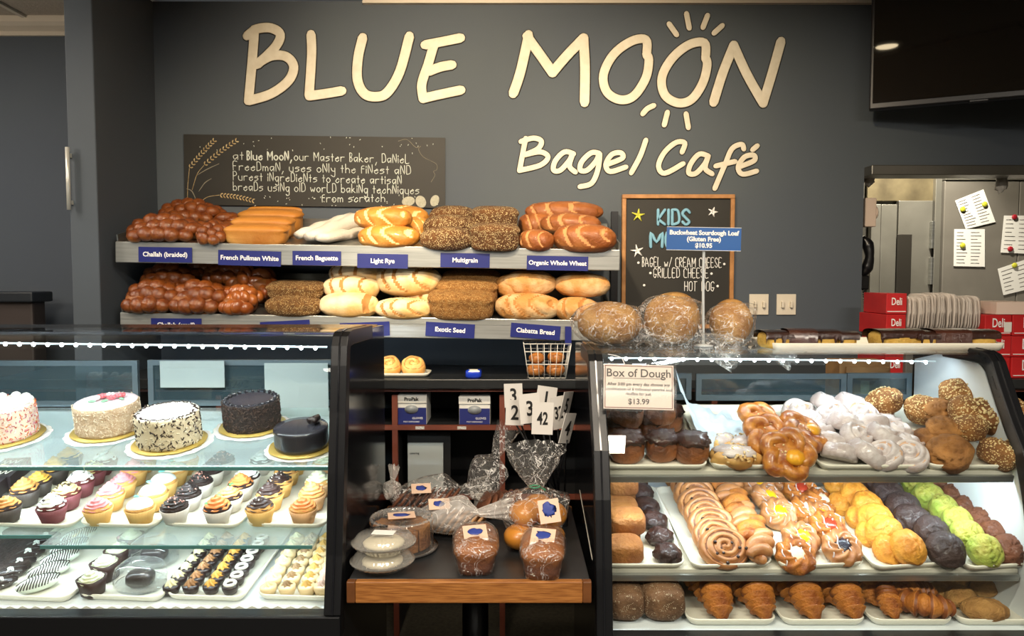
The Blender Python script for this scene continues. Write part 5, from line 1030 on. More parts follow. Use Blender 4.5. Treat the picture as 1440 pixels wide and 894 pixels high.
# sprinkle cake cut by the frame
r, Rr, H = cake(-20, 632, 88, 48, 'white cake coated in red and orange sprinkles at the case edge', side=mat('speckled_cream', 'e8d4c0', rough=.6), top=CREAMF, dsc='sprinkle cake')
for mb, m_ in zip(bits(Rr, H, 900, .0030, 9, [0, 1, 2, 3], 1.8), (mat('red_sprinkle', 'c23b30', rough=.4), mat('orange_sprinkle', 'e5873a', rough=.4), CREAMF, mat('pink_sprinkle', 'd987a0', rough=.4))): part('sprinkles', mb, m_, r, None, 0, None, 'stuff')
mb = MB()
for i in range(12): a = i/12*math.tau; mb.blob((.013, .013, .009), (Rr*.82*math.cos(a), Rr*.82*math.sin(a), H+.004), 12, 8, lambda d: .1*math.sin(5*math.atan2(d.y, d.x)))
part('cream_border', mb, CREAMF, r)
# ================= cupcakes =================
def wrapper(c, nm, r0=.022, r1=.0325, h=.036):
    m_ = mat('wrapper_'+nm, c, rough=.6); ou = [(r0, 0), (lerp(r0, r1, .5), h*.5), (r1, h)]
    return MB().lathe(ou+[(r1-.002, h), (r0-.002, .003)], 60, flute=lambda a, i: .0011*math.cos(a*30), cap1=True).mesh('wrapper', m_)
WR = dict(dark=wrapper('4b4440', 'dark'), white=wrapper('cfc8bf', 'white'), red=wrapper('7a4048', 'red'), gold=wrapper('e0b66c', 'gold'), tan=wrapper('d8a878', 'tan'))
def crown(c, nm): return MB().blob((.0315, .0315, .012), (0, 0, .037), 20, 8, lambda d: .05*ns(d, 3)).mesh('cake', mat('cupcake_'+nm, c, rough=.8, bump=.5, bsc=120))
CW = dict(dark=crown('2e1c16', 'dark'), red=crown('5a1f1c', 'red'), gold=crown('dba35a', 'gold'))
def frost(m_, sd=0, tall=.030, turns=2.2, R0=.029, sharp=.22, dome=False):
    rows = []; n = 36; nz = 16
    for i in range(nz+1):
        t = i/nz; row = []
        for j in range(n):
            a = math.tau*j/n
            if dome: r_ = R0*math.sqrt(max(0, 1-t*t))*(1+.04*ns((math.cos(a), math.sin(a), t), 1.5, sd)); z = .038+tall*.75*t
            else:
                ph = t*turns*2-a/math.tau; q = abs(math.sin(math.pi*ph)); r_ = R0*(1-t**1.5)*(1-sharp+sharp*q*1.4)+.002*math.sin(a*7+sd)*(1-t); z = .036+tall*t+.003*q+.002*ns((math.cos(a)*2, math.sin(a)*2, t*3), 1, sd)
            row.append((r_*math.cos(a), r_*math.sin(a), z))
        rows.append(row)
    return MB().grid(rows, cap0=True, cap1=True).mesh('frosting', m_)
FM = {n_: mat('frosting_'+n_, c, rough=.4) for n_, c in dict(yellow='e3b04a', tan='c98d4c', ivory='dccb86', pink='e08f95', white='eef0ea', cream='d5d8b8', dark='2a2120', choc='3d2a26', peach='ea9f63', orange='e58d4c', pale='e8e6c2').items()}
FR_ = {n_: [frost(m_, i, .026+.006*i) for i in range(2)] for n_, m_ in FM.items()}
FD = {n_: [frost(FM[n_], i, dome=True, tall=.026)] for n_ in ('white', 'cream')}
def topping(cols, n, sd, sz=.0026, R0=.026, top=.062):
    out = []; rn = random.Random(sd); mb = MB()
    for i in range(n):
        q = rn.uniform(.1, 1)*R0; a = rn.uniform(0, 6.28); mb.box((0, 0, 0), (sz, sz*2.2, sz*.8), 0, Matrix.Translation((q*math.cos(a), q*math.sin(a), top-.020*(q/R0)**2)) @ Matrix.Rotation(rn.uniform(0, 3), 4, 'Z') @ Matrix.Rotation(.5, 4, 'X'))
    return mb.mesh('sprinkles', cols)
SPK = topping(mat('pink_nonpareil', 'f0b0a0', rough=.4), 26, 1, .0018); SHV = topping(CHS, 26, 2, .0028); SPW = topping(CREAMF, 18, 4, .0018)
GL_ = MB().blob((.010, .006, .004), (-.018, -.012, .046), 10, 6).mesh('green_leaf', mat('green_icing', '5fae5a', rough=.4)); TEAL = MB().blob((.008, .005, .002), (0, -.006, .0655), 10, 6).mesh('icing_drop', mat('teal_icing', '6dbcae', rough=.4))
def cup(w_, c, f_, *ex): return Kind('cupcake', 'cupcake', ('wrapper', WR[w_]), ('cake', CW[c]), ('frosting', f_), *ex)
g = 'trays of cupcakes'; DL = .36
trayat(zl2, -150, -32, 745, DL, 'cream tray of cupcakes at the case edge', g)
trayat(zl2, -26, 103, 745, DL, 'cream tray of yellow and ivory frosted cupcakes', g, -3, h=.014)
trayat(zl2, 105, 221, 745, DL, 'cream tray of pink and white frosted cupcakes', g, -3, h=.014)
trayat(zl2, 223, 338, 745, DL, 'cream tray of dark and peach frosted cupcakes', g, -3, h=.014)
trayat(zl2, 341, 459, 745, DL, 'cream tray of cupcakes by the case corner', g, -2, h=.014)
ORDC = ['nearest', 'second', 'third', 'fourth', 'fifth', 'sixth']
U = dict(up=.004, jy=40)
def CS(*a, **k): k['sc'] = k.get('sc', 1)*1.15; column(*a, **k)
CS([cup('dark', 'dark', FR_['tan'][0]), cup('dark', 'dark', FR_['tan'][1])], zl2, (12, 736), (38, 712), 2, 'chocolate cupcake with tan swirl frosting, {} of the two', 'tan frosted cupcakes', **U)
CS([cup('dark', 'dark', FR_['yellow'][0]), cup('dark', 'dark', FR_['yellow'][1])], zl2, (58, 698), (100, 664), 3, 'chocolate cupcake with yellow swirl frosting, {} of its row', 'yellow frosted cupcakes', **U)
CS([cup('red', 'red', FR_['ivory'][0], ('chocolate_shavings', SHV)), cup('red', 'red', FR_['white'][1], ('chocolate_shavings', SHV))], zl2, (75, 736), (150, 668), 5, 'red cake cupcake with pale frosting and dark shavings, {} of its row', 'red cupcakes with shavings', **U)
CS([cup('gold', 'gold', FR_['pink'][i]) for i in range(2)], zl2, (140, 738), (204, 668), 5, 'golden cupcake with pink swirl frosting, {} of its row', 'pink frosted cupcakes', **U)
CS([cup('gold', 'gold', FD['cream'][0], ('icing_drop', TEAL)), cup('gold', 'gold', FD['white'][0], ('icing_drop', TEAL))], zl2, (199, 738), (262, 668), 5, 'smooth white domed cupcake with teal drop, {} of its row', 'white domed cupcakes', sc=1.05, **U)
CS([cup('white', 'dark', FR_['dark'][i], ('sprinkles', SPK)) for i in range(2)], zl2, (248, 737), (314, 668), 5, 'black frosted cupcake with pink sprinkles, {} of its row', 'black frosted cupcakes', **U)
CS([cup('white', 'dark', FR_['peach'][0], ('green_leaf', GL_)), cup('white', 'dark', FR_['orange'][1], ('green_leaf', GL_))], zl2, (307, 738), (340, 704), 3, 'chocolate cupcake with peach frosting and green leaf, {} of its row', 'peach frosted cupcakes', **U)
CS([cup('white', 'dark', FR_['white'][0])], zl2, (350, 692), (370, 668), 2, 'chocolate cupcake with white frosting behind the peach ones, {} of two', 'white frosted cupcakes', **U)
CS([cup('gold', 'gold', FR_['choc'][i], ('sprinkles', SPW)) for i in range(2)], zl2, (368, 738), (416, 668), 5, 'golden cupcake with brown frosting and white pearls, {} of its row', 'brown frosted cupcakes', **U)
CS([cup('tan', 'gold', FR_['orange'][0]), cup('tan', 'gold', FR_['peach'][1])], zl2, (428, 738), (440, 718), 2, 'tan cupcake with orange swirl by the case corner, {} of two', 'orange frosted cupcakes', **U)
CS([cup('tan', 'gold', FR_['pale'][0]), cup('tan', 'gold', FR_['pale'][1])], zl2, (449, 700), (458, 672), 2, 'tan cupcake with pale frosting by the case corner, {} of two', 'pale frosted cupcakes', **U)
CS([cup('dark', 'dark', FR_['ivory'][0])], zl2, (-40, 738), (10, 690), 3, 'chocolate cupcake with ivory frosting at the case edge, {} of its row', 'ivory frosted cupcakes', **U)
# square cakes with white squiggle
SQM = mat('chocolate_slab', '2d2529', rough=.35); sq = MB().box((0, 0, .02), (.07, .07, .04)).mesh('slab', SQM); sg = MB().tube([(-.026+.0036*i, .012*math.sin(i*1.5)-.004, .0425) for i in range(15)], .0017, 6, (1, 1, .5), sm=4, round_=True).mesh('icing_squiggle', CREAMF)
KSQ = Kind('chocolate_square', 'cake', ('slab', sq), ('icing_squiggle', sg))
for i, (px, py) in enumerate(((8, 698), (-12, 712), (22, 682))): put(KSQ, zl2, px, py, 'dark chocolate square with white icing squiggle, %s' % ['middle of three', 'nearest of three', 'hindmost of three'][i], 'iced chocolate squares', up=.03, yaw=10)
# ================= left case, bottom deck =================
g = 'trays on the deck of the cake case'; DL = .42
trayat(zl3, -210, -90, 848, DL, 'cream tray of dark brownie squares at the case edge', g, -4)
trayat(zl3, -60, 100, 848, DL, 'cream tray of striped and dark dipped pastries', g, -4)
trayat(zl3, 103, 229, 848, DL, 'cream tray of chocolate cups and a clear dome', g, -4)
trayat(zl3, 228, 345, 848, DL, 'cream tray of mini chocolate tarts', g, -3)
trayat(zl3, 357, 472, 848, DL, 'cream tray of mini vanilla tarts', g, -3)
BRW = mat('brownie', '3a2b26', '241a17', 30, .6, bump=.6, bsc=80); br = MB().blob((.034, .034, .014), (0, 0, .013), 16, 10, None, -.85, e=.3).mesh('brownie', BRW)
KBW = asleaf('brownie_square', br, 'brownie')
for r_ in range(5):
    for c_ in range(2): put(KBW, zl3, -8+c_*27+r_*9, 806-r_*13, 'dark brownie square, %s row back, %s' % (rown[r_], ['outer column', 'column beside the dipped pastries'][c_]), 'brownie squares', yaw=-8)
DIP = mat('dark_dip', '2e2422', rough=.3, coat=.3); WST = mat('white_stripe_icing', 'dfe6dc', rough=.4)
def dipped(mbase, mst, n, sd):
    a = MB().blob((.052, .022, .02), (0, 0, .018), 26, 14, lambda d: .08*ns(d, 2, sd), -.85, ax='x'); b = MB()
    for i in range(n):
        x = -.044+.088*i/(n-1); w_ = .022*math.sqrt(max(.05, 1-(x/.053)**2)); b.tube([(x+.006*math.sin(t*1.1-1.5), -w_*math.cos(t*.55), .018+.0205*math.sin(t*.55)*math.sqrt(max(.05, 1-(x/.053)**2))) for t in range(6)], .0016, 5, sm=2)
    return Kind('dipped_pastry', 'pastry', ('dough', a.mesh('dough', mbase)), ('icing_stripes', b.mesh('icing_stripes', mst)))
DWH = mat('white_chocolate_dip', 'd5ddd2', rough=.35)
column([dipped(DWH, DIP, 14, 1)], zl3, (56, 832), (112, 764), 5, 'white dipped pastry with dark stripes, {} of its row', 'striped white dipped pastries', up=.004, yaw=38, jy=6, sc=.98)
DD = MB().blob((.052, .022, .02), (0, 0, .018), 26, 14, lambda d: .14*ns(d, 3, 2), -.85, ax='x').mesh('dough', DIP)
column([Kind('dipped_pastry', 'pastry', ('dough', DD), ('white_specks', topping(WST, 46, 12, .0028, .030, .039)))], zl3, (2, 830), (66, 764), 6, 'dark dipped pastry with white specks, {} of its row', 'dark dipped pastries', up=.004, yaw=38, jy=8, sc=.72)
# chocolate cups with cream
def chcup():
    mb = MB().grid([[(s_*(.024+.006*t)*c, s_*(.024+.006*t)*q, .045*t) for c, q in [(sgp(math.cos(a), .55), sgp(math.sin(a), .55)) for a in [math.tau*j/24 for j in range(24)]]] for t, s_ in ((0, 1), (.5, 1), (1, 1.05), (1, .95), (.3, .9))], cap0=True, cap1=True)
    return mb.mesh('cup_shell', mat('dark_cup', '3b2823', rough=.5))
CC = chcup(); KCC = Kind('chocolate_cup', 'dessert', ('cup_shell', CC), ('cream', FR_['cream'][0]))
column([KCC], zl3, (131, 838), (186, 776), 4, 'dark chocolate cup filled with pale green cream, {} of its row', 'chocolate cups with cream', up=.004, jy=20, sc=1.05)
# clear domes
def dome(v, P, w_, d_, h, nm):
    r = root('clear_dome_box', nm, 'container', TR(v, P.R, 1, -8), 'clear dome boxes')
    part('lid', MB().blob((w_/2, d_/2, h), (0, 0, .012), 32, 18, lambda d: .01*math.cos(16*math.atan2(d.y, d.x)), 0, e=.55), DOMEM, r)
    part('base', MB().lathe([(w_*.5, .0), (w_*.54, .006), (w_*.54, .012), (w_*.5, .012)], 32, T=Matrix.Diagonal((1, d_/w_, 1, 1))), DOMEM, r); return r
SLC = Kind('dark_cake_slice', 'cake', (None, MB().blob((.036, .028, .022), (0, 0, .02), 22, 12, lambda d: .06*ns(d, 2), -.85, e=.7).mesh('cake', DIP)))
for px, py, l in ((194, 832, 'large clear plastic dome beside the nearest chocolate cup'), (214, 796, 'clear plastic dome behind the nearer dome')):
    v = zl3.on(px, py)+zl3.n*.006; dome(v+zl3.v*.02, zl3, .125, .10, .062, l); SLC.place(TR(v+zl3.v*.02+zl3.n*.004, zl3.R), 'small dark glazed cake inside the ' + l[l.index('clear'):], 'cakes under domes')
# mini tarts
def tart(c, nm, h=.018, r_=.0195): return MB().lathe([(r_*.8, 0), (r_, h*.6), (r_*1.02, h), (r_*.8, h*1.15), (r_*.2, h*1.25)], 26, cap1=True).mesh('tart_base', mat('tart_'+nm, c, rough=.35, coat=.2))
def rosette(m_, sd, R0=.0135, z0=.020, h=.016):
    rows = []
    for i in range(9):
        t = i/8; row = []
        for j in range(30):
            a = math.tau*j/30+t*1.2; r_ = R0*(1-t)**.7*(1+.28*math.cos(6*a)) if t < 1 else .0005; row.append((r_*math.cos(a-t*1.2), r_*math.sin(a-t*1.2), z0+h*t))
        rows.append(row)
    return MB().grid(rows, cap0=True, cap1=True).mesh('rosette', m_)
TD, TV_ = tart('2c1f1e', 'dark'), tart('e8cfa0', 'vanilla', .020, .020); ring = MB().tube([(.0125*math.cos(a), .0125*math.sin(a), .0235) for a in [math.tau*j/16 for j in range(17)]], .0042, 7).mesh('cream_ring', CREAMF)
RT = {n_: rosette(mat('rosette_'+n_, c, rough=.45), 0) for n_, c in dict(ivory='e8dfb0', mocha='a6794f', gold='dda54a', vanilla='ece3b4', brown='9c7d58', honey='dcb060', rose='e3c4b4').items()}
def KT_(b_, top): return Kind('mini_tart', 'tart', ('tart_base', b_), top)
for (a, b_, top, l) in (((243, 836), (296, 768), ('rosette', RT['ivory']), 'ivory rosette'), ((269, 836), (320, 768), ('rosette', RT['mocha']), 'mocha rosette'), ((298, 836), (345, 768), ('rosette', RT['gold']), 'golden caramel rosette'), ((325, 836), (370, 768), ('cream_ring', ring), 'white cream ring')):
    column([KT_(TD, top)], zl3, a, b_, 7, 'mini dark chocolate tart topped with %s, {} of its row' % l, 'dark mini tarts', up=.004, jy=30, sc=1.08)
for (a, b_, top, l) in (((378, 838), (418, 768), ('rosette', RT['vanilla']), 'pale vanilla rosette'), ((405, 838), (440, 768), ('rosette', RT['brown']), 'brown rosette'), ((432, 838), (460, 768), ('rosette', RT['honey']), 'honey rosette'), ((454, 838), (472, 780), ('rosette', RT['rose']), 'pale rose rosette')):
    column([KT_(TV_, top)], zl3, a, b_, 7, 'mini pale tart topped with %s, {} of its row' % l, 'pale mini tarts', up=.004, jy=30, sc=1.08)
# ================= things on top of the pastry case =================
ZT = PRR[-1][1]+.001
def bag(Rb, L, tail, name='bag', wr=.07, seed=0, pinch=.12, flare=.55, m=BAGM, n=72, sq=1):
    """gathered bag: round body from x=0, pinched neck, ruffled tail; axis along +x"""
    rows = []; N = 34
    for i in range(N+1):
        t = i/N; x = t*(L+tail); b_ = L/(L+tail)
        if t < b_: q = t/b_; r_ = Rb*(math.sin(math.pi*min(1, q*.62+.0))**.36 if q < .8 else lerp(math.sin(math.pi*.8*.62)**.36, pinch, ((q-.8)/.2)**.8)); r_ = max(r_, .02*Rb)
        else: q = (t-b_)/(1-b_); r_ = Rb*lerp(pinch, flare, q**.7)
        A = wr*(.25+min(1, max(0, (t-b_*.45)/(b_*.5)))*1.0); row = []
        for j in range(n):
            a = math.tau*j/n; k_ = 1+A*(1.3*ns((math.cos(a)*5, math.sin(a)*5, t*2), 1, seed)+.8*math.sin(11*a+4*ns((t*3, 0, 0), 1, seed)*2+seed)*(.5 if t < b_ else 1.2)); row.append((x+.012*ns((math.cos(a)*3, math.sin(a)*3, t*4), 1, seed+9), r_*k_*math.cos(a), r_*k_*math.sin(a)*sq))
        rows.append(row)
    return MB().grid(rows, cap0=True, cap1=False).mesh(name, m)
SDO = mat('sourdough_crust', 'cfa05e', 'a87434', 16, .6, bump=.5, bsc=90, grad=('d3ab70', 0, .5))
for i, (px, wpx, hpx, py, yaw, tl, tdir, l) in enumerate(((858, 96, 62, 486, 0, 60, -10, 'pale round loaf in the bag nearest the ciabatta'), (946, 84, 76, 488, 0, 55, -25, 'tall pale round loaf in the middle bag'), (1028, 62, 66, 488, 0, 60, -12, 'pale round loaf in the bag nearest the switch plates'))):
    Y = 2.38; k = Y/FPX; c = Vector(((px-720)*k, Y, ZT)); Rl = hpx*k*.5
    tag(link('round_loaf', MB().blob((wpx*k*.47, .085, hpx*k*.5), (0, 0, hpx*k*.47), 30, 20, lambda d: .06*ns(d, 1.4, i*5), -.9).mesh('loaf', SDO), None, TR(c)), l, 'bread', 'bagged gluten free loaves')
    x0 = c.x-wpx*k*.56; L = wpx*k*1.10
    bm = bag(hpx*k*.60, L, tl*k, 'bag', .075, i*4+1, .16, .50, sq=1.0)
    tag(link('clear_bag', bm, None, TR((x0, Y-.004, ZT+hpx*k*.60), None, (1, 1.05, 1), [-8, -30, -20][i], 0, [14, 22, 24][i])), ['clear twisted bag around the loaf nearest the ciabatta', 'clear twisted bag around the middle loaf', 'clear twisted bag around the loaf nearest the switches'][i], 'bag', 'clear loaf bags')
    if i: tag(link('bag_hood', MB().blob((wpx*k*.5, .08, .05), (0, 0, 0), 40, 16, lambda d: .14*ns(d, 3, i)+.03*math.sin(14*math.atan2(d.y, d.x)), -.3, e=.7).mesh('bag_hood', BAGM), bpy.data.objects['clear_bag' if i == 0 else 'clear_bag.00%d' % i], Matrix.Identity(4)), None)
for o in [o for o in bpy.data.objects if o.name.startswith('bag_hood')]:
    i = int(o.parent.name[-1]); px, hp, wp = ((946, 76, 84), (1028, 66, 62))[i-1]; k = 2.38/FPX
    o.matrix_local = o.parent.matrix_local.inverted() @ TR(((px-720-4)*k, 2.38, ZT+hp*k*.98), None, 1, 0, 0, 10)
# sign on a stem
Y = 2.30; k = Y/FPX; base = Vector(((990-720)*k, Y, ZT)); sgn = root('price_sign_on_stem', 'blue buckwheat sourdough price sign on a slim clear stem', 'sign', Matrix.Translation(base)); v = at(989, 336, Y)-base
CST = mat('clear_acrylic', 'c9ced0', rough=.1, spec=.8)
part('stem', MB().tube([(0, 0, .004), (-.002, .004, v.z*.6), (-.001, .003, v.z-.012)], .0045, 8, sm=3), CST, sgn); part('foot', MB().lathe([(.03, 0), (.03, .004), (.006, .008)], 24), CST, sgn); part('clip', MB().lathe([(.014, -.002), (.014, .002)], 20, T=Matrix.Translation((v.x-.002, -.003, v.z-.012)) @ Matrix.Rotation(R(90), 4, 'X')), CST, sgn)
cdp = part('card', MB().box((0, 0, 0), (104*k, .002, 32*k)), mat('sign_blue', '2f5fa3', rough=.35), sgn, Matrix.Translation(v+Vector((0, -.006, 0))) @ Matrix.Rotation(R(1), 4, 'Y'))
for s, zz in (('Buckwheat Sourdough Loaf', 8.2), ('(Gluten Free)', -.6), ('$10.95', -9.5)): text(s, .0192, WTXT, Matrix.Translation((0, -.0016, zz*k)) @ FACE, cdp, bold=.0008)
b = MB()
for z_ in (-16, 16): b.box((0, -.0012, z_*k), (104*k, .001, .0012))
part('white_border', b, WTXT, cdp)
# white tray of sliced cake logs
Y = 2.20; tz = ZT-.004; k = Y/FPX; x0, x1 = (1085-720)*k, (1412-720)*k
tray(TR(((x0+x1)/2, Y-.03, tz)), x1-x0, .24, 'long white tray of glazed cake logs on top of the case', 'cake_tray', h=.022, rim=.008)
YC = mat('yellow_sponge', 'd9b45c', 'c79c42', 40, .8, bump=.4, bsc=120); GLZ = mat('chocolate_glaze', '2a1813', '3a2119', 20, .16, bump=.3, bsc=40, coat=.6); FGL = mat('milk_glaze', '4f2c20', '3d2018', 20, .2, bump=.3, bsc=50, coat=.5)
def slog(L, W, H, sd, gl):
    a = MB().blob((L/2, W/2, H*.52), (0, 0, H*.44), 30, 20, lambda d: .03*ns(d, 3, sd), -.85, e=.6); b = MB()
    rows = []
    for i in range(25):
        x = (i/24-.5)*L*1.03; row = []
        for j in range(17):
            an = math.pi*j/16; dr = 1+.35*max(0, ns((x*60, j > 8, 0), 1, sd)); y = -math.cos(an)*W*.515; z = H*.70+math.sin(an)**.6*H*.32-(H*((.48 if gl is FGL else .10)*dr+(.30 if ns((x*70, sd, j), 1) > .25 else 0)) if j in (0, 16) else 0); row.append((x, y, z))
        rows.append(row)
    b.grid(rows, closed=False); b.grid([[(x, y*.97, z-.003) for x, y, z in r_] for r_ in rows], closed=False)
    return a.mesh('sponge', YC), b.mesh('glaze', gl)
for i, (a0, a1, hp, gl, l) in enumerate(((1076, 1118, 25, GLZ, 'dark glazed cake log piece nearest the bagged loaves'), (1112, 1150, 27, FGL, 'milk chocolate glazed log piece, second from the bags'), (1146, 1182, 26, GLZ, 'dark glazed log piece, third from the bags'), (1180, 1209, 24, GLZ, 'log piece with bare yellow end at the tray gap'),
     (1236, 1300, 27, GLZ, 'yellow sponge log with dripping glaze after the tray gap'), (1290, 1322, 25, GLZ, 'narrow sponge log slice in the middle of the second group'), (1318, 1366, 27, FGL, 'brown glazed log beside the last slice'), (1362, 1406, 26, GLZ, 'last sponge slice with black glaze at the tray end'))):
    xa, xb = (a0-720)*k, (a1-720)*k; s_, g_ = slog(xb-xa, .10, hp*k, i, gl); r = root('glazed_cake_log', l, 'cake', TR(((xa+xb)/2, Y+.04, tz+.006), None, 1, [3, -4, 2, -3, 4, 0, -3, 2][i]), 'glazed cake logs'); link('sponge', s_, r); link('glaze', g_, r)
# notice hung in front of the pastry case
Yn = 1.99; k = Yn/FPX; v = at(898, 544, Yn); nt_ = root('dough_box_notice', 'laminated Box of Dough notice with red frame hung on the case corner', 'notice', TR(v, None, 1, 0, -12, 1.5))
w_, h_ = 99*k, 63*k
part('sheet', MB().box((0, 0, 0), (w_, .002, h_)), mat('notice_paper', 'e4d8cc', rough=.5), nt_)
for cx_, cz_, sx, sz in ((0, h_/2-.004, w_, .0018), (0, -h_/2+.004, w_, .0018), (-w_/2+.004, 0, .0018, h_), (w_/2-.004, 0, .0018, h_)): part('printed_border', MB().box((cx_, -.0014, cz_), (sx-(.007 if sx > .01 else 0), .0008, sz-(.007 if sz > .01 else 0))), mat('print_red', '7a4840', rough=.6), nt_)
for s, zz, sz, bo in (('Box of Dough', 19, .031, .0003), ('After 3:00 pm every day choose any', 3.5, .0115, .0002), ('combination of 6 individual pastries and', -3.5, .0112, .0002), ('muffins for just', -10, .0112, .0002), ('$13.99', -21, .021, .0003)): text(s, sz, GTXT, Matrix.Translation((0, -.0016, zz*k)) @ FACE, nt_, bold=bo)
part('underline', MB().box((0, -.0016, 12*k), (72*k, .0008, .001)), GTXT, nt_)
part('laminate', MB().box((0, -.003, 0), (w_+.014, .001, h_+.012)), clear('laminate_film', (.99, .99, .99), .5, .06, .02), nt_)
part('string', MB().tube([(-w_*.2, -.001, h_/2), (-w_*.25, .01, h_/2+.02), (-w_*.42, .03, h_/2+.03)], .0012, 5, sm=4), WTXT, nt_)
# ================= red boxes and clear lids on the back counter =================
RED = mat('deli_red', 'c32326', 'b51c20', 10, .45)
def dbox(x0, x1, y0, y1, Y, l, ts=.05, tx=0, yaw=0):
    k = Y/FPX; z1, z0 = at(720, y0, Y).z, at(720, y1, Y).z; w_ = (x1-x0)*k; r = root('deli_box', l, 'box', TR((((x0+x1)/2-720)*k, Y, z0), None, 1, yaw), 'red deli paper boxes')
    part('carton', MB().box((0, .12, (z1-z0)/2), (w_, .24, z1-z0)), RED, r, None, .002); part('white_stripe', MB().box((0, -.001, (z1-z0)*.10), (w_*.96, .0015, .003)), WTXT, r)
    text('Deli', ts, WTXT, Matrix.Translation((tx*w_, -.002, (z1-z0)*.58)) @ FACE, r, bold=.0004, xs=.62); return r
def zpx(py, Y): return at(720, py, Y).z
Yd = 2.98; hb = 30*Yd/FPX; zz0 = zc
n_ = 4; zs = [zc+hb*i for i in range(n_)]
for col, (x0, x1, ts) in enumerate(((1247, 1275, .042), (1386, 1424, .052), (1425, 1475, .06))):
    for i in range(4):
        Y = Yd+(.03 if col == 0 else 0); k = Y/FPX; y0z = zc+.001+i*hb; 
        if col and i == 3: continue
        top = 0; r = root('deli_box', 'red paper box lettered Deli, %s of the stack %s' % (['bottom', 'second', 'third', 'top'][i], ['beside the phone cord', 'beside the clear lids', 'farthest along the counter'][col]), 'box', TR((((x0+x1)/2-720)*k, Y, y0z), None, 1, [3, -2, 2, -3][i]), 'red deli paper boxes'); w_ = (x1-x0)*k
        part('carton', MB().box((0, .11, hb/2-.001), (w_, .22, hb-.002)), RED, r, None, .002); part('white_stripe', MB().box((0, -.001, hb*.12), (w_*.9, .0015, .003)), WTXT, r)
        text('Deli', ts, WTXT, Matrix.Translation((0, -.002, hb*.58)) @ FACE, r, bold=.0005, xs=.62)
        if col == 1 and i == 2: part('barcode_label', MB().box((w_*.36, -.0015, hb*.4), (.03, .002, .04)), BXW, r)
k = (Yd)/FPX; zl0 = zc+.001
single('pink_paper', MB().box((0, .1, 0), (56*k, .2, .05)), mat('pale_pink_paper', 'e2cbbd', rough=.6), 'pale pink folded paper bundle on the farther red boxes', 'paper', Matrix.Translation(((1430-720)*k, Yd, zc+3*hb+.026)))
single('lid_crate', MB().box((0, .11, 0), (104*k, .22, .19)), mat('grey_crate', '5c5a57', rough=.6), 'grey crate supporting the stacked clear lids', 'crate', Matrix.Translation(((1330-720)*k, Yd+.01, zc+.096)), None, .004)
LIDM = clear('stacked_lid_plastic', (.97, .95, .93), .8, .15, .55, hazecol=(1, .93, .87), base=.02)
lid = MB().grid([[(.006*(1-2*abs(t-.5)), -.075*sgp(math.cos(a), .4)*s_, .08*sgp(math.sin(a), .4)*s_+.08) for a in [math.tau*j/20 for j in range(20)]] for t, s_ in ((0, .9), (.0, 1), (.5, 1), (1, 1), (1, .88))], cap0=True).mesh('lid', LIDM)
zl0 = zc+.193; n_ = 26; x0, x1 = (1284-720)*k, (1384-720)*k
for i in range(n_):
    tag(link('clear_tub', lid, None, TR((lerp(x0, x1, i/(n_-1)), Yd+.10, zl0+(.0 if i % 5 else .004)), None, (1, 1, .85+(.08 if 5 < i < 18 else 0)), rnd.uniform(-3, 3), 0, rnd.uniform(-4, 4))), 'clear plastic container lid standing in the nested row between red boxes', 'container', 'nested clear lids')
# ================= table in the gap =================
ZTB = .75; TXL, TXR, TY0, TY1 = -.412, .198, 1.80, 2.42
tb = root('pedestal_table', 'square black-topped table with oak edge in the gap between cases', 'table', Matrix.Translation(((TXL+TXR)/2, (TY0+TY1)/2, 0)))
w_ = TXR-TXL; d_ = TY1-TY0
part('tabletop', MB().box((0, .005, ZTB-.018), (w_-.006, d_-.03, .036)), LAM, tb, None, .002)
part('oak_edging', MB().box((0, -d_/2+.010, ZTB-.0275), (w_-.044, .02, .055)), OAK, tb, None, .003)
for s_ in (-1, 1): part('corner_block', MB().box((s_*(w_/2-.011), -d_/2+.010, ZTB-.0275), (.022, .02, .055)), mat('dark_oak', '6f4424', '5a351a', 20, .4), tb, None, .003)
part('back_edging', MB().box((0, d_/2-.010, ZTB-.0275), (w_, .02, .055)), OAK, tb, None, .003)
part('column', MB().lathe([(.038, .03), (.038, ZTB-.04)], 32), BLACKM, tb); part('top_plate', MB().box((0, 0, ZTB-.043), (.3, .3, .014)), BLACKM, tb); part('base', MB().lathe([(.22, 0), (.22, .012), (.05, .04), (.038, .06)], 40), BLACKM, tb)
TBL = Plane(829, 1.80, 0); TBL.o = Vector((0, 1.8, ZTB)); 
def T_(px, py): return TBL.on(px, py)
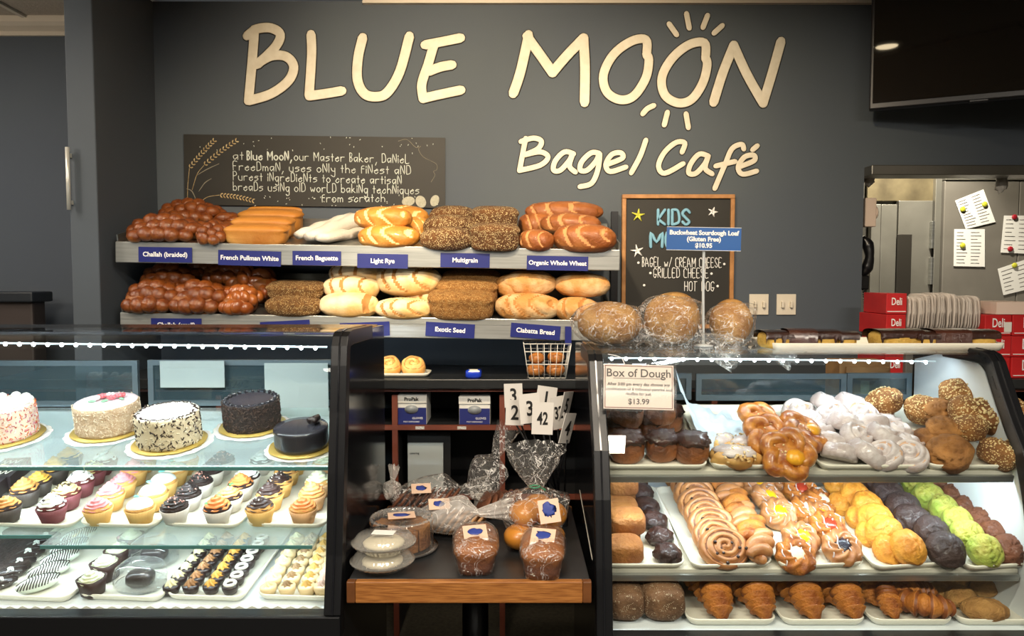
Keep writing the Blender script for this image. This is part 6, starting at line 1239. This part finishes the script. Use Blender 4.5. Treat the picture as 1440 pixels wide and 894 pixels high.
# loaf cakes
LCK = mat('brown_loaf_cake', 'a8682f', '7c461d', 10, .5, bump=.4, bsc=60, grad=('5f3420', .35, .62)); LABP = mat('peach_label', 'e0c0a8', rough=.5); LBLU = mat('label_blue_blot', '2c3f8f', rough=.5); WRAP = clear('loaf_wrap_film', (.99, .99, .98), 1.0, .08, .02, .02, 34, base=.01, crease_glint=.55)
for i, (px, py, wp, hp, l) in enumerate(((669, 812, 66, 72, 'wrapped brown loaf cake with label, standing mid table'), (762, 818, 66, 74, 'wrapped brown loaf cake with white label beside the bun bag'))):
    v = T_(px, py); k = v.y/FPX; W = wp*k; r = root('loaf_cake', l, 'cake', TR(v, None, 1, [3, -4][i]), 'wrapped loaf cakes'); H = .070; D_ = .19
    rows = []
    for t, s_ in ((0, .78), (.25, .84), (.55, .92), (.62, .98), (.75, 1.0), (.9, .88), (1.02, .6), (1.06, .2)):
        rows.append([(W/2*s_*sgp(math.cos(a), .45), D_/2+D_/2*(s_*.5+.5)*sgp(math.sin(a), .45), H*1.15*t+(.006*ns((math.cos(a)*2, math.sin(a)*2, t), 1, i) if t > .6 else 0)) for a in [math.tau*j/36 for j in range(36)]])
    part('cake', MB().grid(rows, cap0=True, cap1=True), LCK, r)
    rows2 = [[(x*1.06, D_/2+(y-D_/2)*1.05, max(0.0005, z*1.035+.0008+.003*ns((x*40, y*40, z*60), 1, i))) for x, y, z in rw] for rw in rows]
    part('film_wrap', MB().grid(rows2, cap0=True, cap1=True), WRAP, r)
    lm = Matrix.Translation((0, D_*.32, H*1.26)) @ Matrix.Rotation(R(22), 4, 'X') @ Matrix.Rotation(R([6, -5][i]), 4, 'Z'); o = part('label', MB().box((0, 0, 0), (.062, .075, .001)), LABP, r, lm)
    part('blue_blot', MB().blob((.020, .014, .0008), (0, .012, .0008), 16, 6, lambda d: .6*ns(d, 4, i)), LBLU, o); part('white_strip', MB().box((0, -.026, .001), (.056, .018, .0006)), WTXT, o)
# clear cake dome
v = T_(565, 771); Rd = .086; r = root('domed_cake_container', 'round clear ribbed container holding a sliced brown coffee cake', 'container', Matrix.Translation(v))
part('base', MB().lathe([(Rd*.8, 0), (Rd*1.16, .004), (Rd*1.18, .009), (Rd, .007)], 48, cap1=True), clear('base_plastic', (.7, .7, .7), 2.4, .1, .25, hazecol=(.3, .29, .28), base=.08), r)
part('ribbed_lid', MB().lathe([(Rd*1.02, .008), (Rd*.99, .075), (Rd*1.02, .082), (Rd*.94, .088), (Rd*.1, .089)], 120, flute=lambda a, i: .0016*math.cos(a*40)*(1 if i < 4 else 0), cap0=False, cap1=False), DOMEM, r)
part('rim_beads', MB().lathe([(Rd*.93, .088), (Rd*.97, .093), (Rd*1.02, .088)], 120, flute=lambda a, i: .002*math.cos(a*36), cap0=False, cap1=False), clear('bead_plastic', (.9, .9, .88), 3, .08, .2, base=.1), r)
CFC = mat('coffee_cake', 'b07a42', '7f4d24', 18, .7, bump=.7, bsc=80); ck = root('coffee_cake', 'brown crumb coffee cake inside the ribbed round container', 'cake', Matrix.Translation(v+Vector((0, 0, .0095))))
for i in range(8):
    a0, a1 = i*math.pi/4+.02, (i+1)*math.pi/4-.02; poly = [(.018*math.cos((a0+a1)/2), .018*math.sin((a0+a1)/2))]+[(Rd*.93*math.cos(lerp(a0, a1, t/5)), Rd*.93*math.sin(lerp(a0, a1, t/5))) for t in range(6)]
    mb = MB(); n_ = len(poly); mb.add([(x, y, 0) for x, y in poly]+[(x*.99, y*.99, .058+.004*(j % 2)) for j, (x, y) in enumerate(poly)], [tuple(range(n_-1, -1, -1)), tuple(range(n_, 2*n_))]+[(j, (j+1) % n_, n_+(j+1) % n_, n_+j) for j in range(n_)], 0, False); part('slice', mb, CFC, ck, None, .004)
o = part('label', MB().box((0, 0, .0945), (.075, .055, .0012)), LABP, r, Matrix.Rotation(R(12), 4, 'Z')); part('blue_blot', MB().blob((.022, .014, .001), (0, 0, .0955), 16, 6, lambda d: .6*ns(d, 4, 2)), LBLU, o)
# two stacked clear pie boxes
v = T_(538, 800); PIE = clear('pie_box_plastic', (.97, .97, .96), 1.5, .08, .16, hazecol=(.85, .84, .78), base=.05); Rp = .078
for i in range(2):
    r = root('round_clear_pie_box', ['lower clear fluted pie box under its twin at the table corner', 'upper clear fluted pie box with white label at the table corner'][i], 'container', TR(v+Vector((.004*i, .0, .001+.048*i)), None, 1, i*20), 'stacked clear pie boxes')
    part('base', MB().lathe([(Rp*.62, 0), (Rp*.84, .018), (Rp*1.04, .021), (Rp*1.06, .025)], 96, flute=lambda a, j: .0012*math.cos(a*32), cap1=False), PIE, r)
    part('lid', MB().lathe([(Rp*1.07, .026), (Rp*.98, .028), (Rp*.9, .040), (Rp*.8, .0455), (Rp*.1, .0465)], 96, flute=lambda a, j: .0014*math.cos(a*32)*(j in (1, 2, 3)), cap0=False), PIE, r)
    part('pale_filling', MB().blob((Rp*.68, Rp*.68, .014), (0, 0, .022), 28, 12, lambda d: .07*ns(d, 4, i)), mat('pale_pudding', 'dcd3b8', rough=.6), r)
    if i: part('label', MB().box((0, 0, .0478), (.058, .032, .001)), PAPER, r, Matrix.Rotation(R(-26), 4, 'Z'))
# bag of golden buns
BUNM = mat('golden_bun', 'c98632', 'b06c22', 8, .35, coat=.3, bump=.1, grad=('e0a958', 0, .4)); v = T_(752, 768); bunm = MB().blob((.042, .042, .033), (0, 0, .031), 22, 14, lambda d: .03*ns(d, 2), -.9).mesh('bun', BUNM)
for i, (x, y, z, l) in enumerate(((-.042, -.02, .002, 'at the bottom nearest the mid table loaf'), (.040, -.02, .002, 'at the bottom behind the labelled loaf cake'), (.0, .055, .002, 'at the bottom rear'), (-.028, .0, .062, 'on top nearest the mid table loaf'), (.046, .0, .058, 'on top under the peach label'), (.01, .045, .066, 'on top at the rear'))):
    tag(link('golden_bun', bunm, None, TR(v+Vector((x, y, z)), None, 1.08, i*30)), 'round golden bun in the tied bag, ' + l, 'bun', 'buns in the tied bag')
bg = root('bun_bag', 'tied clear bag of golden buns with a green twist at its neck', 'bag', Matrix.Translation(v+Vector((0, .015, .001))))
link('film', bag(.098, .165, .115, 'film', .06, 3, .13, .85), bg, TR((0, 0, 0), None, (1, .95, 1), 0, 0, -90)); 
part('twist_tie', MB().tube([(.014*math.cos(a), .014*math.sin(a), .165) for a in [math.tau*j/12 for j in range(13)]]+[(.03, -.01, .158)], .0022, 6), mat('green_tie', '2f9a72', rough=.4), bg)
o = part('label', MB().box((0, 0, 0), (.056, .0012, .062)), LABP, bg, Matrix.Translation((.036, -.104, .128)) @ Matrix.Rotation(R(-18), 4, 'X') @ Matrix.Rotation(R(-8), 4, 'Y')); part('blue_blot', MB().blob((.018, .0008, .018), (0, -.001, .004), 16, 8, lambda d: .6*ns(d, 4, 2)), LBLU, o)
# bags of dark bread slices behind
DBR = mat('dark_rye_slice', '7a4a30', '5a3320', 12, .7, bump=.4, bsc=80); PBR = mat('tan_slice', 'b98e62', '9c7146', 12, .7, bump=.3, bsc=90)
WBG = clear('milky_bag_film', (.97, .96, .95), 1.1, .18, .28, .03, 20, hazecol=(.95, .92, .87), base=.01, crease_glint=.8)
def slices(name, v, n, w_, h_, st, m_, lab, lean=30, yaw=0):
    r = root(name, lab, 'bread', TR(v, None, 1, yaw))
    me = MB().blob((w_/2, .006, h_/2), (0, 0, 0), 24, 12, None, -2, e=.6).mesh('slice', m_)
    for i in range(n): link('slice', me, r, Matrix.Translation((0, 0, 0)) @ TR((st*(i-(n-1)/2), 0, h_*.40), None, 1, 90, lean))
v1 = T_(592, 735); slices('sliced_bread', v1+Vector((0, .06, .004)), 9, .10, .11, .020, DBR, 'fanned dark brown bread slices in the bag behind the cake container', 40, -8)
def bagobj(v, Rb, L, tail, lab, seed, yaw, roll, m_, sc=(1, 1, 1), up=0, lbl=None, pinch=.14, flare=.6):
    r = root('bread_bag', lab, 'bag', Matrix.Translation(v), 'bags at the back of the table')
    link('film', bag(Rb, L, tail, 'film', .07, seed, pinch, flare, m_), r, TR((0, 0, Rb*sc[2]*.9+up), None, sc, yaw, 0, roll))
    if lbl: o = part('label', MB().box((0, 0, 0), (.06, .045, .001)), LABP, r, TR(lbl, None, 1, 10, 25)); part('blue_blot', MB().blob((.016, .012, .001), (0, 0, .001), 14, 6, lambda d: .6*ns(d, 4, 2)), LBLU, o)
    return r
bagobj(v1+Vector((-.10, .06, 0)), .068, .22, .10, 'clear bag around the fanned dark slices behind the cake container', 4, 6, -6, BAGM, (1, 1, .9), 0, (.10, -.05, .105))
v2 = T_(640, 758); slices('sliced_bread', v2+Vector((.01, .03, .004)), 7, .08, .085, .02, PBR, 'tan bread slices in the milky bag mid table', 35, -20)
bagobj(v2+Vector((-.115, .03, 0)), .056, .19, .10, 'milky bag of tan slices in front of the dark sliced bread', 8, -12, -10, WBG, (1, 1, .95), 0, (.07, -.035, .105))
v3 = T_(700, 735); slices('sliced_bread', v3+Vector((.0, .06, .004)), 6, .09, .09, .02, DBR, 'dark bread slices in the bag behind the bun bag', 30, 15)
bagobj(v3+Vector((-.07, .06, 0)), .062, .15, .11, 'upright-tailed clear bag of dark slices behind the bun bag', 12, -8, -66, BAGM, (1, 1, 1), -.0, None)
v4 = T_(545, 722); bagobj(v4+Vector((0, .06, 0)), .03, .06, .05, 'small knotted clear bag end at the back beside the dark bin', 15, 80, -70, WBG, (1, 1, 1))
single('white_napkin_pack', MB().box((0, 0, .02), (.10, .08, .04)), PAPER, 'white folded paper pack at the back of the table', 'paper', TR(T_(690, 716)+Vector((0, .02, .0)), None, 1, 12), None, .004)
# number stand
v = T_(790, 728); v = Vector((.135, 2.26, ZTB)); ns_o = root('number_stand', 'rack of tall black rods carrying white number cards on the table', 'stand', Matrix.Translation(v))
part('holder', MB().box((0, 0, .03), (.07, .10, .06)), BLKG, ns_o, None, .004)
NC = mat('number_card_white', 'dcd8d2', rough=.5)
for i, (px, py, s, rot, yaw, Y, wp, hp) in enumerate(((722, 556, '3', -2, 0, 2.30, 26, 34), (768, 560, '1', 8, 0, 2.31, 28, 34), (724, 580, '2', 2, 0, 2.24, 26, 36), (745, 574, '3', -5, 10, 2.20, 30, 42), (785, 580, '32', -5, 35, 2.22, 22, 46), (796, 570, '5', 12, 60, 2.24, 30, 40), (798, 602, '4', 14, 50, 2.19, 26, 44), (763, 588, '42', 2, 0, 2.16, 30, 46))):
    q = at(px, py, Y)-v; k = Y/FPX; nc = root('number_card', 'white card numbered %s on a thin rod, %s' % (s, ['half hidden at the back', 'tilted at the back', 'foremost beside the cubbies', 'behind the forty-two card', 'turned sideways at mid height', 'turned edge-on near the case', 'lowest beside the pastry case', 'in front of all the others'][i]), 'table number', Matrix.Translation(v), 'numbered table cards')
    bx_ = Vector(((i % 3-1)*.018+.01, (i//3-1)*.025, .055)); part('rod', MB().tube([bx_, Vector((q.x, q.y+.004, q.z-hp*k*.4))], .0028, 6), BLACKM, nc)
    T = Matrix.Translation(q) @ Matrix.Rotation(R(rot), 4, 'Y') @ Matrix.Rotation(R(yaw), 4, 'Z'); c_ = part('card', MB().box((0, 0, 0), (wp*k, .002, hp*k)), NC, nc, T)
    text(s, .062 if len(s) == 1 else .052, BTXT, Matrix.Translation((0, -.0018, -.002)) @ FACE, c_, bold=.0012, xs=.8 if len(s) == 1 else .62)
# glowing globe added out of view to brighten the alcove ceiling
pr_ = root('pendant_lamp', 'round glowing globe added out of view to brighten the dining alcove', 'lamp', Matrix.Translation((-2.75, 2.2, 2.15))); part('globe', MB().blob((.10, .10, .10)), mat('lamp_globe', 'ffffff', emit=((1, .86, .68), 45)), pr_); part('cord', MB().tube([(0, 0, .09), (0, 0, ZC-2.15)], .004, 6), BLACKM, pr_)
